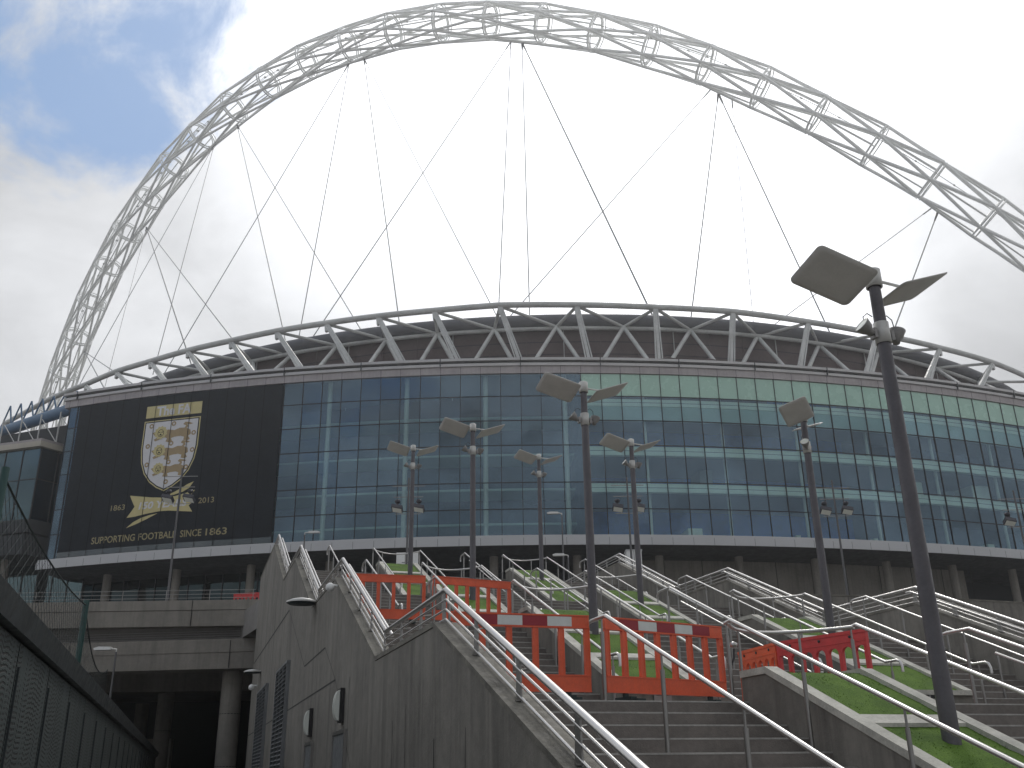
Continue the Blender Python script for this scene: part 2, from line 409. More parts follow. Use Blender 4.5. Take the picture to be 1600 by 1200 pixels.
def wall_lamp(u, z, s_, label):
    t = thing('wall_lamp', label, 'wall lamp', st(u, 2.45, z), 'shallow hood lamps on the side wall')
    a = MB().lathe(st(u, 2.45-.26*s_, z), (0, 0, 1), [(0, .30*s_), (.03*s_, .30*s_), (.07*s_, .2*s_), (.10*s_, .06*s_), (.105*s_, 0)], 20); a.build('hood', 'lamp_grey', t)
    MB().lathe(st(u, 2.45-.26*s_, z-.02*s_), (0, 0, 1), [(0, 0), (0, .26*s_), (.018*s_, .26*s_)], 20).build('diffuser', 'rubber', t)
    MB().tube([st(u, 2.45, z+.04), st(u, 2.45-.15*s_, z+.05)], .03*s_, 8).build('bracket', 'lamp_grey', t)
wall_lamp(22.6, 5.30, 1.15, 'wide white hooded lamp under the second peak of the side wall')
wall_lamp(38.6, 5.33, 1.1, 'small white hooded lamp near the far end of the side wall')
t = thing('camera_dome', 'small white ball security camera just below the rail on the side wall', 'security camera', st(19, 2.45, 5.03))
MB().lathe(st(19, 2.30, 4.94), (0, 0, 1), [(0, 0), (.02, .05), (.05, .078), (.09, .088), (.14, .07), (.17, .03), (.175, 0)], 16).build('housing', 'white_paint', t)
MB().tube([st(19, 2.45, 5.06), st(19, 2.32, 5.08)], .02, 8).build('bracket', 'white_paint', t)
t = thing('camera_dome', 'tiny white ball security camera under the far hooded lamp', 'security camera', st(40, 2.45, 4.9))
MB().lathe(st(40, 2.25, 4.8), (0, 0, 1), [(0, 0), (.02, .07), (.08, .12), (.17, .11), (.22, .05), (.23, 0)], 14).build('housing', 'white_paint', t)
MB().tube([st(40, 2.45, 4.98), st(40, 2.27, 4.98)], .03, 8).build('bracket', 'white_paint', t)

# everything fixed to the wall's outer face stands with it
for o in list(S.collection.objects):
    if o.parent is None and (o is lw or o.name.split('.')[0] in ('wall_light', 'wall_lamp', 'camera_dome')): o.location += SW*.15

# ================================================================ WALL RAILINGS
def wall_railing(wc, wi, label, segs, end):
    t = thing('wall_railing', label, 'railing', st(5, wc, 1), 'multi-bar steel railings on the side walls')
    P = [(4.2, .53)]+wall_prof(end)[1:]
    H = .43
    top = MB(); bars = [MB() for _ in range(3)]; inner = MB()
    top.tube([st(u, wc, z+H) for u, z in P], .034, 10)
    for k, h in enumerate((.30, .19, .08)):
        bars[k].tube([st(u, wc, z+h+.02) for u, z in P], .013, 6)
    top.build('top_rail', 'steel', t)
    for b in bars: b.build('bar', 'steel', t)
    for j in range(0, len(P)-1, 2):
        (u0, z0), (u1, z1) = P[j], P[j+1]
        d = .30 if j else 0
        s0 = u0+(.15 if j else 0); sl = (z1-z0)/(u1-u0)
        pts = [st(s0, wc+wi*.13, z0+sl*(s0-u0)+H-.10), st(u1+.05, wc+wi*.13, z1+H-.10), st(u1+.2, wc+wi*.13, z1+H-.10)]
        MB().tube(pts, .023, 8).build('inner_rail', 'steel', t)
    for (u0, z0), (u1, z1) in zip(P[:-1], P[1:]):
        n = max(1, round((u1-u0)/1.3))
        for k in range(n):
            u = u0+(u1-u0)*(k+.06)/n; z = z0+(z1-z0)*(k+.06)/n
            m = MB(); hw = .062
            m.prism([st(u-hw*1.2, wc-.008, z-.02), st(u+hw*1.2, wc-.008, z+.02), st(u+hw*.7, wc-.008, z+H-.02), st(u-hw*.7, wc-.008, z+H-.02)], SW*.016)
            m.tube([st(u, wc, z+H-.12), st(u, wc+wi*.13, z+H-.10)], .008, 6)
            m.obox(st(u, wc, z+.055), SU*.07, SW*.05, ZZ*.006)
            m.build('post', 'steel_dull', t)
wall_railing(2.74, 1, 'multi-bar steel railing on top of the left side wall', 4, 43)
wall_railing(16.42, -1, 'multi-bar steel railing on top of the right side wall', 4, 43)

# ================================================================ PLANTERS (turf strips)
PL = [(6.42, 7.86, 'left'), (11.55, 13.02, 'right')]
for i in range(4):
    (b, zb), (e, ze) = B_[i], E_[i]
    for (w0, w1, nm) in PL:
        t = thing('planter', f'sloping concrete planter of green turf, {nm} one on the {FL[i]} flight', 'planter', st(b, (w0+w1)/2, zb), 'turf planters between the stair flights')
        o = .34; us = max(b-.15, 5.0); top = [(us, ze+o-.43*(e-.45-us)), (e-.45, ze+o), (e+.12, ze+o)]
        if i == 0: top[0] = (5.0, ze+o-.43*(e-.45-5.0))
        bodyp = [(us, zb-.05)]+top+[(e+.12, ze-.02)]
        body = fix_normals(MB().prism([st(u, w0, z-.06) if k not in (0, len(bodyp)-1) else st(u, w0, z) for k, (u, z) in enumerate(bodyp)], SW*(w1-w0)).build('side_panels', 'concrete', t))
        for ww in (w0+.075-.01, w1-.075+.01):
            k = MB()
            for (u0, z0), (u1, z1) in zip(top[:-1], top[1:]):
                k.obox(st((u0+u1)/2, ww, (z0+z1)/2-.02), st((u1-u0)/2, 0, (z1-z0)/2), SW*.085, ZZ*.04)
            k.build('coping', 'kerb', t)
        g = MB(); n = 40; wn = 10; rnd = random.Random(i*3+int(w0))
        ua, ub = us+.05, e+.05; wa, wb = w0+.15, w1-.15
        for a in range(n+1):
            u = ua+(ub-ua)*a/n; z = min(ze+o, top[0][1]+.43*(u-us))-.035
            g.v += [tuple(st(u, wa+(wb-wa)*c/wn, z+rnd.uniform(-.006, .008))) for c in range(wn+1)]
        g.f = [(a*(wn+1)+c, a*(wn+1)+c+1, (a+1)*(wn+1)+c+1, (a+1)*(wn+1)+c) for a in range(n) for c in range(wn)]; g.sm = [True]*len(g.f)
        # tufts
        for _ in range(5200 if i == 0 else 1800):
            u = rnd.uniform(ua, ub); ww = rnd.uniform(wa, wb); z = min(ze+o, top[0][1]+.43*(u-us))-.035
            a = rnd.uniform(0, 6.28); dx = math.cos(a)*.006; dy = math.sin(a)*.006; h = rnd.uniform(.006, .016)
            p = st(u, ww, z-.004); lean = Vector((rnd.uniform(-.012, .012), rnd.uniform(-.012, .012), h))
            g.add([p+Vector((dx, dy, 0)), p-Vector((dx, dy, 0)), p+lean], [(0, 1, 2)])
        g.build('turf', 'turf', t)['kind'] = 'stuff'
        for uc in (e-1.95,)+((e-3.4,) if i else (e-3.8,)):
            z = ze+o-.43*(e-.45-uc)-.012
            MB().obox(st(uc, (w0+w1)/2, z), st(.11, 0, .047), SW*((w1-w0)/2-.14), ZZ*.02).build('cross_strip', 'kerb', t)
        if i:
            MB().obox(st(us-.01, (w0+w1)/2, top[0][1]-.03), SU*.06, SW*((w1-w0)/2+.01), ZZ*.04).build('end_kerb', 'kerb', t)
            lf = MB().obox(st(us-.02, (w0+w1)/2-.05, zb+.36), SU*.02, SW*.15, ZZ*.12).build('recessed_light', 'steel_dull', t)
            MB().obox(st(us-.045, (w0+w1)/2-.05, zb+.40), SU*.006, SW*.11, ZZ*.05).build('lamp_slot', 'black', lf)
        else:
            pass

# ================================================================ HANDRAILS
HR = [(4.62, 'in the middle of the left bay'), (6.28, 'along the left side of the left planters'), (8.08, 'along the right side of the left planters'),
      (9.85, 'in the middle of the centre bay'), (11.42, 'along the left side of the right planters'), (13.25, 'along the right side of the right planters'), (14.9, 'in the middle of the right bay')]
for i in range(4):
    (b, zb), (e, ze) = B_[i], E_[i]
    for wc, nm in HR:
        t = thing('handrail', f'tubular steel handrail on the {FL[i]} flight, {nm}', 'handrail', st(b, wc, zb), 'single tube handrails on the stair flights')
        h = .95
        pts = [(e+.62, ze+h-.22), (e+.62, ze+h-.08), (e+.55, ze+h-.01), (e+.42, ze+h), (e, ze+h), (b-.05, zb+h+.0), (b-.35, zb+h), (b-.42, zb+h-.03), (b-.45, zb+h-.10), (b-.45, zb+h-.2)]
        if wc in (6.28, 8.08, 11.42, 13.25): pts = [(e+.15, ze+h-.02)]+pts[4:]
        if i == 0: pts = pts[:-5]+[(4.95, h)]
        MB().tube([st(u, wc, z) for u, z in pts], .0245, 10).build('rail', 'steel', t)
        if wc == 9.85:
            MB().tube([st(e-.25, wc+.12, ze+h-.34), st(b-.05, wc+.12, zb+h-.22), st(b-.3, wc+.12, zb+h-.22)], .018, 8).build('lower_rail', 'steel', t)
        n = 4
        for k in range(n+1):
            u = e+.12-(e-b+.3)*k/n
            zt = min(ze+h, ze+h-(ze-zb)/(e-b)*(e-u)); zt = max(zt, zb+h)
            zs = stair_z(u) if u >= 5.02 else 0
            m = MB().tube([st(u, wc, zs-.05), st(u, wc, zt-.17)], .024, 8)
            m.tube([st(u, wc, zt-.17), st(u, wc, zt-.015)], .012, 6)
            m.build('post', 'steel_dull', t)
            if wc == 9.85 and u > b and u < e: MB().tube([st(u, wc, zt-.3), st(u, wc+.12, zt-.30)], .008, 6).build('bracket', 'steel_dull', t)
    for (wa, wb, nm) in ((6.28, 8.08, 'left'), (11.42, 13.25, 'right')):
        pts = [st(e+.05+.75*math.sin(math.pi*k/16)**.8, wa+(wb-wa)*k/16, ze+.93) for k in range(17)]
        t = thing('curved_rail', f'bowed steel guard rail at the head of the {nm} planter, {FL[i]} flight', 'guard rail', st(e, (wa+wb)/2, ze), 'bowed rails behind the planter heads')
        MB().tube(pts, .0245, 8).build('rail', 'steel', t)
        for k in (4, 12):
            p = pts[k]; MB().tube([(p.x, p.y, ze), (p.x, p.y, ze+.92)], .018, 8).build('post', 'steel_dull', t)

# ================================================================ TWIN-BLADE LAMPS
def lamp_proto():
    t = thing('street_lamp', 'x', 'street lamp', (0, 0, 0), 'tall lamps with two tilted reflector blades')
    m = MB().tube([(0, 0, -.3), (0, 0, 4.23)], .090, 16, r2=.074); lpart(m, 'pole', 'lamp_pole', t)
    lpart(MB().tube([(0, 0, 4.45), (0, 0, 5.05)], .070, 14, r2=.064), 'upper_pole', 'lamp_pole', t)
    lpart(MB().lathe((0, 0, 4.21), (0, 0, 1), [(0, .08), (.0, .09), (.26, .086), (.26, .065)], 16), 'collar', 'lamp_grey', t)
    lpart(MB().lathe((0, 0, 4.93), (0, 0, 1), [(0, .08), (0, .095), (.22, .095), (.235, .07), (.24, 0)], 16), 'head_sleeve', 'lamp_grey', t)
    L, z0 = .55, 4.99
    for sg in (1, -1):
        dl, tau, yaw, hl, hw = (.36, -.10, .13, .39, .31) if sg > 0 else (.28, .30, .06, .40, .31)
        e1 = Vector((math.cos(yaw), math.sin(yaw), 0))*sg; e2 = Vector((-math.sin(yaw), math.cos(yaw), 0))*sg; e3 = Vector((0, 0, 1))
        l = e1*math.cos(dl)+e3*math.sin(dl); mm = e2*math.cos(tau)+(-e1*math.sin(dl)+e3*math.cos(dl))*math.sin(tau); nn = l.cross(mm).normalized()
        c = e1*L+e3*z0
        # rounded rectangle, slightly dished
        K = 10; vs = []; N = 24
        ring = []
        for q, (cx, cy) in enumerate(((1, 1), (-1, 1), (-1, -1), (1, -1))):
            for k in range(6):
                a = math.pi/2*q+math.pi/2*k/5; rr = .07
                ring.append((cx*(hl-rr)+math.cos(a)*rr, cy*(hw-rr)+math.sin(a)*rr))
        mb = MB(); V = []
        def P(x, y, off): return c+l*x+mm*y+nn*(off+.16*(x*x)*(1 if True else 0)-.012)
        for s_ in (1., .8, .6, .4, .2): V += [P(x*s_, y*s_, .006) for x, y in ring]
        n_ = len(ring); V += [P(0, 0, .006)]
        k0 = len(V)
        for s_ in (1., .8, .6, .4, .2): V += [P(x*s_, y*s_, -.006) for x, y in ring]
        V += [P(0, 0, -.006)]
        F = []
        for base, fl in ((0, 0), (k0, 1)):
            for r_ in range(4):
                for k in range(n_):
                    f = (base+r_*n_+k, base+r_*n_+(k+1) % n_, base+(r_+1)*n_+(k+1) % n_, base+(r_+1)*n_+k); F.append(f[::-1] if fl else f)
            for k in range(n_):
                f = (base+4*n_+k, base+4*n_+(k+1) % n_, base+5*n_); F.append(f[::-1] if fl else f)
        F += [(k, k0+k, k0+(k+1) % n_, (k+1) % n_) for k in range(n_)]
        mb.add(V, F, True); lpart(mb, 'reflector_blade', 'blade', t)
        tip = c+mm*(-.0)+nn*.03
        a = MB().tube([e1*.08+e3*5.03, c+l*(.02)+nn*.02], .018, 8); a.bar(c-mm*.28+nn*.012, c+mm*.28+nn*.012, .03, .02, up=nn); lpart(a, 'arm', 'lamp_grey', t)
        # uplighter spot
        b = MB(); q = e1*.24+e2*.03+e3*4.36
        b.tube([e1*.09+e3*4.32, q-e3*.05], .024, 8)
        b.obox(e1*.12+e3*4.32, (.02*sg, 0, 0), (0, .05, 0), (0, 0, .06))
        ax = (e1*.25+e3).normalized() if sg > 0 else (e1*1.1+e3*.8).normalized()
        b.lathe(q-ax*.10, ax, [(0, 0), (0, .04), (.05, .05), (.08, .075), (.15, .092), (.17, .10), (.17, .09)], 18)
        sp = lpart(b, 'spotlight', 'spot_grey', t)
        lg = MB().lathe(q+ax*.066, ax, [(0, .091), (.004, .0)], 18).build('lens', 'lens'); lg.parent = sp
    cb = MB()
    for sg in (1, -1): cb.tube([(sg*.075, .03, 4.56), (sg*.13, .04, 4.60), (sg*.19, .04, 4.55), (sg*.2, .03, 4.42)], .006, 6)
    lpart(cb, 'cable', 'black', t)
    return t
lp = lamp_proto()
LS = [(8.4, 7.2, 1.92, .27, 'tallest and nearest twin-blade lamp, on the lowest flight of the left planters'),
      (17.4, 7.2, 4.0, .22, 'twin-blade lamp on the second flight of the left planters, in front of green glass'),
      (25.9, 7.2, 6.0, .25, 'twin-blade lamp on the third flight of the left planters'),
      (34.2, 7.2, 8.0, .2, 'twin-blade lamp on the top flight of the left planters, leftmost of all'),
      (17.4, 12.4, 3.85, 1.0, 'twin-blade lamp on the second flight of the right planters, seen side-on'),
      (26.1, 12.3, 6.05, .27, 'twin-blade lamp on the third flight of the right planters'),
      (34.6, 12.3, 8.2, .3, 'smallest twin-blade lamp, on the top flight of the right planters')]
for k, (u, ww, zb, psi, lab) in enumerate(LS):
    p = st(u, ww, zb)
    if k == 0: lp.location = p; lp.rotation_euler.z = psi; lp['label'] = lab
    else: dup(lp, p, psi, lab)

# ================================================================ BARRIERS
def barrier(a, b, z0, label, stripes=True):
    a, b = Vector(a), Vector(b); d = (b-a); L = d.length; d.normalize(); nrm = d.cross(ZZ)
    t = thing('barrier', label, 'barrier', a, 'orange plastic pedestrian barriers')
    def bx(m, x0, x1, h0, h1, th): return m.obox(a+d*(x0+x1)/2+ZZ*(h0+h1)/2, d*(x1-x0)/2, nrm*th/2, ZZ*(h1-h0)/2)
    m = MB(); bx(m, 0, L, .85, 1.0, .05); bx(m, 0, L, .985, 1.0, .07); bx(m, 0, L, .845, .86, .065)
    m.build('top_panel', 'orange', t)
    m = MB(); bx(m, 0, L, .12, .30, .05); bx(m, 0, L, .295, .31, .065); bx(m, 0, L, .115, .13, .065)
    m.build('bottom_panel', 'orange', t)
    n = 8 if L > 1.7 else 6
    for k in range(n):
        x = .03+(L-.06)*k/(n-1); m = MB(); bx(m, x-.03, x+.03, .31, .845, .04); bx(m, x-.034, x-.022, .31, .845, .05); bx(m, x+.022, x+.034, .31, .845, .05); m.build('upright', 'orange', t)
    if stripes:
        ns = 5 if L > 1.7 else 4; x0 = .22; wd = (L-.44)/ns
        for k in range(ns):
            m = MB(); bx(m, x0+k*wd+.002, x0+(k+1)*wd-.002, .865, .978, .06); m.build('stripe', 'reflect_white' if k % 2 else 'dark_red', t)
    for x in (.28, L-.28):
        m = MB(); bx(m, x-.03, x+.03, .03, .15, .04)
        m.prism([a+d*(x-.05)+nrm*.3+ZZ*.0, a+d*(x+.05)+nrm*.3, a+d*(x+.04)+nrm*.02+ZZ*.07, a+d*(x-.04)+nrm*.02+ZZ*.07], -nrm*.001)
        m.obox(a+d*x+ZZ*.02, d*.06, nrm*.30, ZZ*.018); m.obox(a+d*x+ZZ*.05, d*.045, nrm*.15, ZZ*.02)
        m.build('foot', 'rubber', t)
def barrier_at(u0, w0, u1, w1, z, label, **k): barrier(st(u0, w0, z), st(u1, w1, z), z, label, **k)
barrier_at(11.22, 2.88, 11.17, 4.55, 2.4, 'orange barrier with red and white top stripes between left wall and first handrail')
barrier_at(11.19, 4.76, 11.68, 6.62, 2.4, 'orange barrier with red and white top stripes in front of the nearest turf planter')
barrier_at(19.74, 2.86, 19.6, 4.45, 4.45, 'plain orange barrier on the second landing by the left wall', stripes=False)
barrier_at(19.57, 4.60, 19.87, 6.35, 4.45, 'plain orange barrier on the second landing by the left planter', stripes=False)
def red_barrier(a, b, mt, label, hgt=1.0):
    a, b = Vector(a), Vector(b); d = b-a; L = d.length; d.normalize(); nrm = d.cross(ZZ)
    t = thing('barrier', label, 'barrier', a, 'arched plastic barriers')
    n = max(2, round(L/.22)); m = MB()
    def q(pts, th=.05, name='p'): m.prism([a+d*x+ZZ*z-nrm*th/2 for x, z in pts], nrm*th)
    # panel built column by column with arched openings
    cw = L/n
    q([(0, .80*hgt), (L, .80*hgt), (L, hgt), (0, hgt)]); q([(0, .10), (L, .10), (L, .22), (0, .22)])
    for k in range(n+1):
        x = min(max(k*cw, .03), L-.03); q([(x-.03, .22), (x+.03, .22), (x+.03, .80*hgt), (x-.03, .80*hgt)])
    for k in range(n):
        x0, x1 = k*cw+.03, (k+1)*cw-.03; r_ = (x1-x0)/2; zc = .80*hgt
        arc = [(x0+r_-r_*math.cos(math.pi*j/8), zc-.08+ .08*math.sin(math.pi*j/8)) for j in range(9)]
        for j in range(8): q([arc[j], arc[j+1], (arc[j+1][0], zc), (arc[j][0], zc)])
    fr = fix_normals(m.build('panel', mt, t))
    m = MB(); m.obox(a+d*L/2+ZZ*(hgt-.02), d*(L/2+.01), nrm*.035, ZZ*.022); m.obox(a+d*L/2+ZZ*(.86*hgt), d*(L/2-.03), nrm*.032, ZZ*.012); m.build('rib', mt, t)
    for k in range(3):
        x = L*(k+.5)/3; MB().lathe(a+d*x+ZZ*(.92*hgt)-nrm*.036, nrm, [(0, 0), (0, .02), (.072, .02), (.072, 0)], 10).build('boss', 'rubber', t)
    for x in (.2, L-.2):
        m = MB(); m.obox(a+d*x+ZZ*.03, d*.05, nrm*.25, ZZ*.03); m.obox(a+d*x+ZZ*.09, d*.03, nrm*.03, ZZ*.05); m.build('foot', 'rubber', t)
red_barrier(st(14.2, 8.36, 2.4), st(12.98, 8.27, 2.4), 'orange', 'orange-red arched barrier behind the nearest planter, joined to a crimson one')
red_barrier(st(12.96, 8.27, 2.4), st(11.40, 8.68, 2.4), 'red', 'crimson arched plastic barrier behind the nearest turf planter')
red_barrier((-13.3, 46.6, 8.8), (-11.0, 46.2, 8.8), 'red', 'crimson barrier on the concourse left of the stairs', 1.05)
red_barrier((-11.9, 47.6, 8.8), (-10.2, 48.6, 8.8), 'red', 'farther crimson barrier on the concourse half hidden by the side wall', 1.05)
t = thing('clamp_light', 'small black cable and silver lamp fixed to the post beside the orange barriers', 'lamp', st(11.6, 6.7, 3))
MB().lathe(st(11.55, 6.72, 3.12), (0, 0, 1), [(0, 0), (0, .04), (.03, .055), (.06, .05), (.08, 0)], 12).build('housing', 'steel', t)
MB().tube([st(11.55, 6.72, 3.1), st(11.5, 6.68, 2.98), st(11.5, 6.62, 2.86), st(11.5, 6.63, 2.7)], .014, 6).build('cable', 'black', t)

# ================================================================ STADIUM
CX, CY, RR = -.7, 239.0, 147.2
def cy(s_, z, r=RR):
    a = s_/RR; return Vector((CX+math.sin(a)*r, CY-math.cos(a)*r, z))
stad = thing('stadium', 'large stadium with curved glass front, purple-brown roof wall and steel roof truss', 'stadium', (CX, CY-RR, 0))
PIT = 2.035; S0 = -2.49
def strip(m, s0, s1, z0, z1, r, n=None, r1=None):
    n = n or max(1, int(abs(s1-s0)/1.2)); r1 = r if r1 is None else r1; k = len(m.v)
    for i in range(n+1):
        s_ = s0+(s1-s0)*i/n; m.v += [tuple(cy(s_, z0, r)), tuple(cy(s_, z1, r1))]
    for i in range(n): m.f.append((k+2*i, k+2*i+2, k+2*i+3, k+2*i+1)); m.sm.append(True)
    return m
def ringbox(m, s0, s1, z0, z1, r0, r1, n=None):     # r0 outer face, r1 inner
    strip(m, s0, s1, z0, z1, r0, n); strip(m, s0, s1, z1, z1, r0, n, r1); strip(m, s0, s1, z0, z0, r0, n, r1); strip(m, s0, s1, z0, z1, r1, n)
    for s_ in (s0, s1): m.add([cy(s_, z0, r0), cy(s_, z1, r0), cy(s_, z1, r1), cy(s_, z0, r1)], [(0, 1, 2, 3)])
    return m
SL, SR = -48.35, 82.
ROWS = [22.95, 25.55, 28.2, 32.0, 34.6, 37.2, 39.65]
# glazing bays
rg = random.Random(3)
k0 = math.floor((SL-S0)/PIT)+1
edges_s = [SL]+[S0+PIT*k for k in range(k0, int((SR-S0)/PIT)+1)]
for j in range(len(edges_s)-1):
    a, b = edges_s[j]+.035, edges_s[j+1]-.035
    m = MB()
    for z0, z1 in zip(ROWS[:-1] if edges_s[j] < 7.6 else ROWS[:-2], ROWS[1:] if edges_s[j] < 7.6 else ROWS[1:-1]):
        tx, tz = rg.uniform(-.012, .012), rg.uniform(-.010, .010)
        k = len(m.v); r = RR-.05
        m.v += [tuple(cy(a, z0+.05, r+tx+tz)), tuple(cy(b, z0+.05, r-tx+tz)), tuple(cy(b, z1-.05, r-tx-tz)), tuple(cy(a, z1-.05, r+tx-tz))]
        m.f.append((k, k+1, k+2, k+3)); m.sm.append(False)
    g = m.build('window', 'facade_glass', stad)
    if edges_s[j] >= 7.6: strip(MB(), a, b, 37.25, 39.6, RR-.04, 1).build('spandrel_panel', 'int_panel', g)
    m = MB(); ringbox(m, edges_s[j]-.03, edges_s[j]+.03, ROWS[0], ROWS[-1], RR+.035, RR-.12, 1)
    for z in ROWS[1:-1]: ringbox(m, a, b, z-.038, z+.038, RR+.0, RR-.1, 1)
    m.build('frame', 'mullion', g)
# fascia, band, soffit
m = MB(); ringbox(m, -49.0, SR, 39.65, 40.42, RR+.12, RR-.5, 100); m.build('fascia', 'fascia', stad)
m = MB(); ringbox(m, -49.1, SR, 40.43, 40.72, RR+.30, RR-.5, 100); ringbox(m, -49.1, SR, 40.98, 41.25, RR+.42, RR-.5, 100); m.build('cornice', 'fascia_light', stad)
m = MB(); ringbox(m, -49.1, SR, 40.725, 40.975, RR+.02, RR-.45, 100)
for j, s_ in enumerate(edges_s):
    if s_ > -49: ringbox(m, s_-.02, s_+.02, 39.66, 40.41, RR+.125, RR+.1, 1)
    if j % 4 == 1: ringbox(m, s_-.05, s_+.05, 40.4, 41.26, RR+.44, RR+.3, 1)
m.build('fascia_joint', 'mullion', stad)
m = MB(); strip(m, -49.1, SR, 41.26, 41.26, RR+.4, 100, RR-.8); strip(m, -49.1, SR, 41.2, 41.0, RR-.8, 100, RR-60); m.build('terrace_roof', 'fascia', stad)
m = MB(); ringbox(m, -49.1, SR, 22.70, 22.95, RR+.22, RR-.3, 100); ringbox(m, -49.1, SR, 21.95, 22.68, RR+.38, RR-.3, 100); m.build('white_band', 'band', stad)
m = MB()
for s_ in edges_s: ringbox(m, s_-.015, s_+.015, 21.96, 22.67, RR+.384, RR+.36, 1)
strip(m, -49.1, SR, 22.675, 22.705, RR+.2, 100); m.build('band_joint', 'mullion', stad)
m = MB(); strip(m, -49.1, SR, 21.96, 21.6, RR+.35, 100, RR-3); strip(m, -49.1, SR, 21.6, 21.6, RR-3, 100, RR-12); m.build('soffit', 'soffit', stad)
# drum end wall (left)
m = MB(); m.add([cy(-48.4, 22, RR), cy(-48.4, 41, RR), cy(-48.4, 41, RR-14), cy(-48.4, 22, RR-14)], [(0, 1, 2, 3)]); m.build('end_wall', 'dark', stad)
# interiors
for z in (22.9, 27.75, 31.5, 36.7, 41.0):
    a0 = SL+.05
    if z in (27.75, 31.5, 36.7):
        m = MB(); ringbox(m, 7.75, SR, z-.25, z+.1, RR-1.0, RR-9, 60); m.build('floor_slab', 'int_floor', stad)
    else:
        m = MB(); ringbox(m, a0, SR, z-.2, z, RR-.5, RR-12, 90); m.build('floor_slab', 'int_floor', stad)
for z0, z1, mt in ((27.25, 28.12, 'int_white'), (31.0, 31.92, 'int_white'), (36.2, 36.95, 'int_white'), (34.7, 36.15, 'pale_blind')):
    m = MB(); ringbox(m, 7.75, SR, z0, z1, RR-.18, RR-.7, 60); o = m.build('spandrel', mt, stad)
    if mt == 'int_white':
        m = MB(); strip(m, 7.75, SR, (z0+z1)/2-.02, (z0+z1)/2+.03, RR-.17, 60); m.build('trim_line', 'grey_wall', o)
m = MB(); strip(m, 7.75, 41., 22.9, 41, RR-8.9, 30); m.build('inner_wall', 'blue_wall', stad)
m = MB(); strip(m, 41., SR, 22.9, 41, RR-8.9, 30); m.build('inner_wall', 'grey_wall', stad)
m = MB(); strip(m, SL, 7.7, 22.9, 41, RR-11.5, 40); m.build('inner_wall', 'grey_wall', stad)
m = MB(); ringbox(m, 7.6, 7.75, 22.9, 41, RR-.4, RR-11.5, 1); m.build('partition', 'grey_wall', stad)
for z in (25.9, 29.6, 33.4, 37.6):
    m = MB(); ringbox(m, SL, 7.6, z-.12, z+.12, RR-7.5, RR-11.4, 40); m.build('gallery', 'pale_blind', stad)
m = MB()
for k in range(-6, 11):
    s_ = S0+PIT*4*k+.45
    if SL < s_ < SR-1:
        q = cy(s_, 0, RR-1.3); MB().tube([(q.x, q.y, 22.9), (q.x, q.y, 40.9)], .24 if s_ < 7.7 else .16, 12).build('inner_column', 'column_paint', stad)
# blinds / furniture behind some panes
for _ in range(26):
    s_ = S0+PIT*rg.randint(5, 38); r_ = rg.choice([(22.95, 24.1), (28.3, 29.6), (32.1, 33.2), (28.3, 30.9)])
    if s_ > 8: m = MB(); ringbox(m, s_+.15, s_+rg.uniform(.6, 1.8), r_[0], r_[1]-rg.uniform(0, .6), RR-rg.uniform(1.5, 5), RR-5.6, 1); m.build('blind', rg.choice(['int_white', 'grey_wall', 'int_floor']), stad)
# under-drum
for k in range(-7, 12):
    s_ = 7.0+8.13*k-.2+ (0)
    q = cy(s_*RR/144, 0, 144.); m = MB().tube([(q.x, q.y, DECK), (q.x, q.y, 21.62)], .42, 16)
    if -48 < s_ < SR-2: m.build('column', 'concrete_beam', stad)
m = MB(); strip(m, 12.2, 52.0, DECK, 21.6, 142.0, 30); m.build('ground_wall', 'concrete_beam', stad)
m = MB()
for s_ in [12.2+4.07*k for k in range(11)]: ringbox(m, s_-.03, s_+.03, DECK, 21.6, 142.03, 142.0, 1)
for z in (12.2, 16.4): ringbox(m, 12.2, 52, z-.03, z+.03, 142.035, 142.0, 30)
m.build('wall_joint', 'joint', stad)
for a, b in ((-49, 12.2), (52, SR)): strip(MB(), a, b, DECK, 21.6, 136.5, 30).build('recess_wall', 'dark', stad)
for j in range(-24, -11):
    s_ = S0+PIT*j; m = MB()
    k = len(m.v); m.add([cy(s_+.05, DECK, 141), cy(s_+PIT-.05, DECK, 141), cy(s_+PIT-.05, 21.5, 141), cy(s_+.05, 21.5, 141)], [(0, 1, 2, 3)])
    g = m.build('lower_window', 'low_glass', stad)
    m = MB(); ringbox(m, s_-.05, s_+.05, DECK, 21.5, 141.1, 140.9, 1); ringbox(m, s_+.05, s_+PIT-.05, 17.9, 18.0, 141.1, 140.9, 1); m.build('frame', 'mullion', g)
# roof: purple-brown wall, rounded edge, roof plate
RCX, RCY, RRR = 5.9, 189.8, 90.1
def rc(a, z, r): return Vector((RCX+math.sin(a)*r, RCY-math.cos(a)*r, z))
def rstrip(m, prof, a0, a1, n):
    k = len(m.v); q = len(prof)
    for i in range(n+1):
        a = a0+(a1-a0)*i/n; m.v += [tuple(rc(a, z, r)) for r, z in prof]
    for i in range(n):
        for j in range(q-1): m.f.append((k+i*q+j, k+(i+1)*q+j, k+(i+1)*q+j+1, k+i*q+j+1)); m.sm.append(True)
    return m
A0, A1 = -math.pi, math.pi
edge = [(89.2, 50.3), (89.8, 50.25), (90.2, 50.0), (90.35, 49.6), (90.2, 49.0), (89.8, 48.75), (89.4, 48.7)]
rstrip(MB(), edge, A0, A1, 200).build('roof_edge', 'roof_edge', stad)
rstrip(MB(), [(89.2, 50.3), (60, 50.6), (38, 50.2), (38, 49.4), (89.2, 48.8)], A0, A1, 160).build('roof_plate', 'roof_edge', stad)
rstrip(MB(), [(89.0, 49), (88.9, 38)], -1.25, 1.25, 120).build('roof_wall', 'roof_wall', stad)
m = MB()
for z in (42.6, 44.1, 45.6, 47.1): rstrip(m, [(89.1, z-.05), (89.1, z+.05)], -1.2, 1.2, 100)
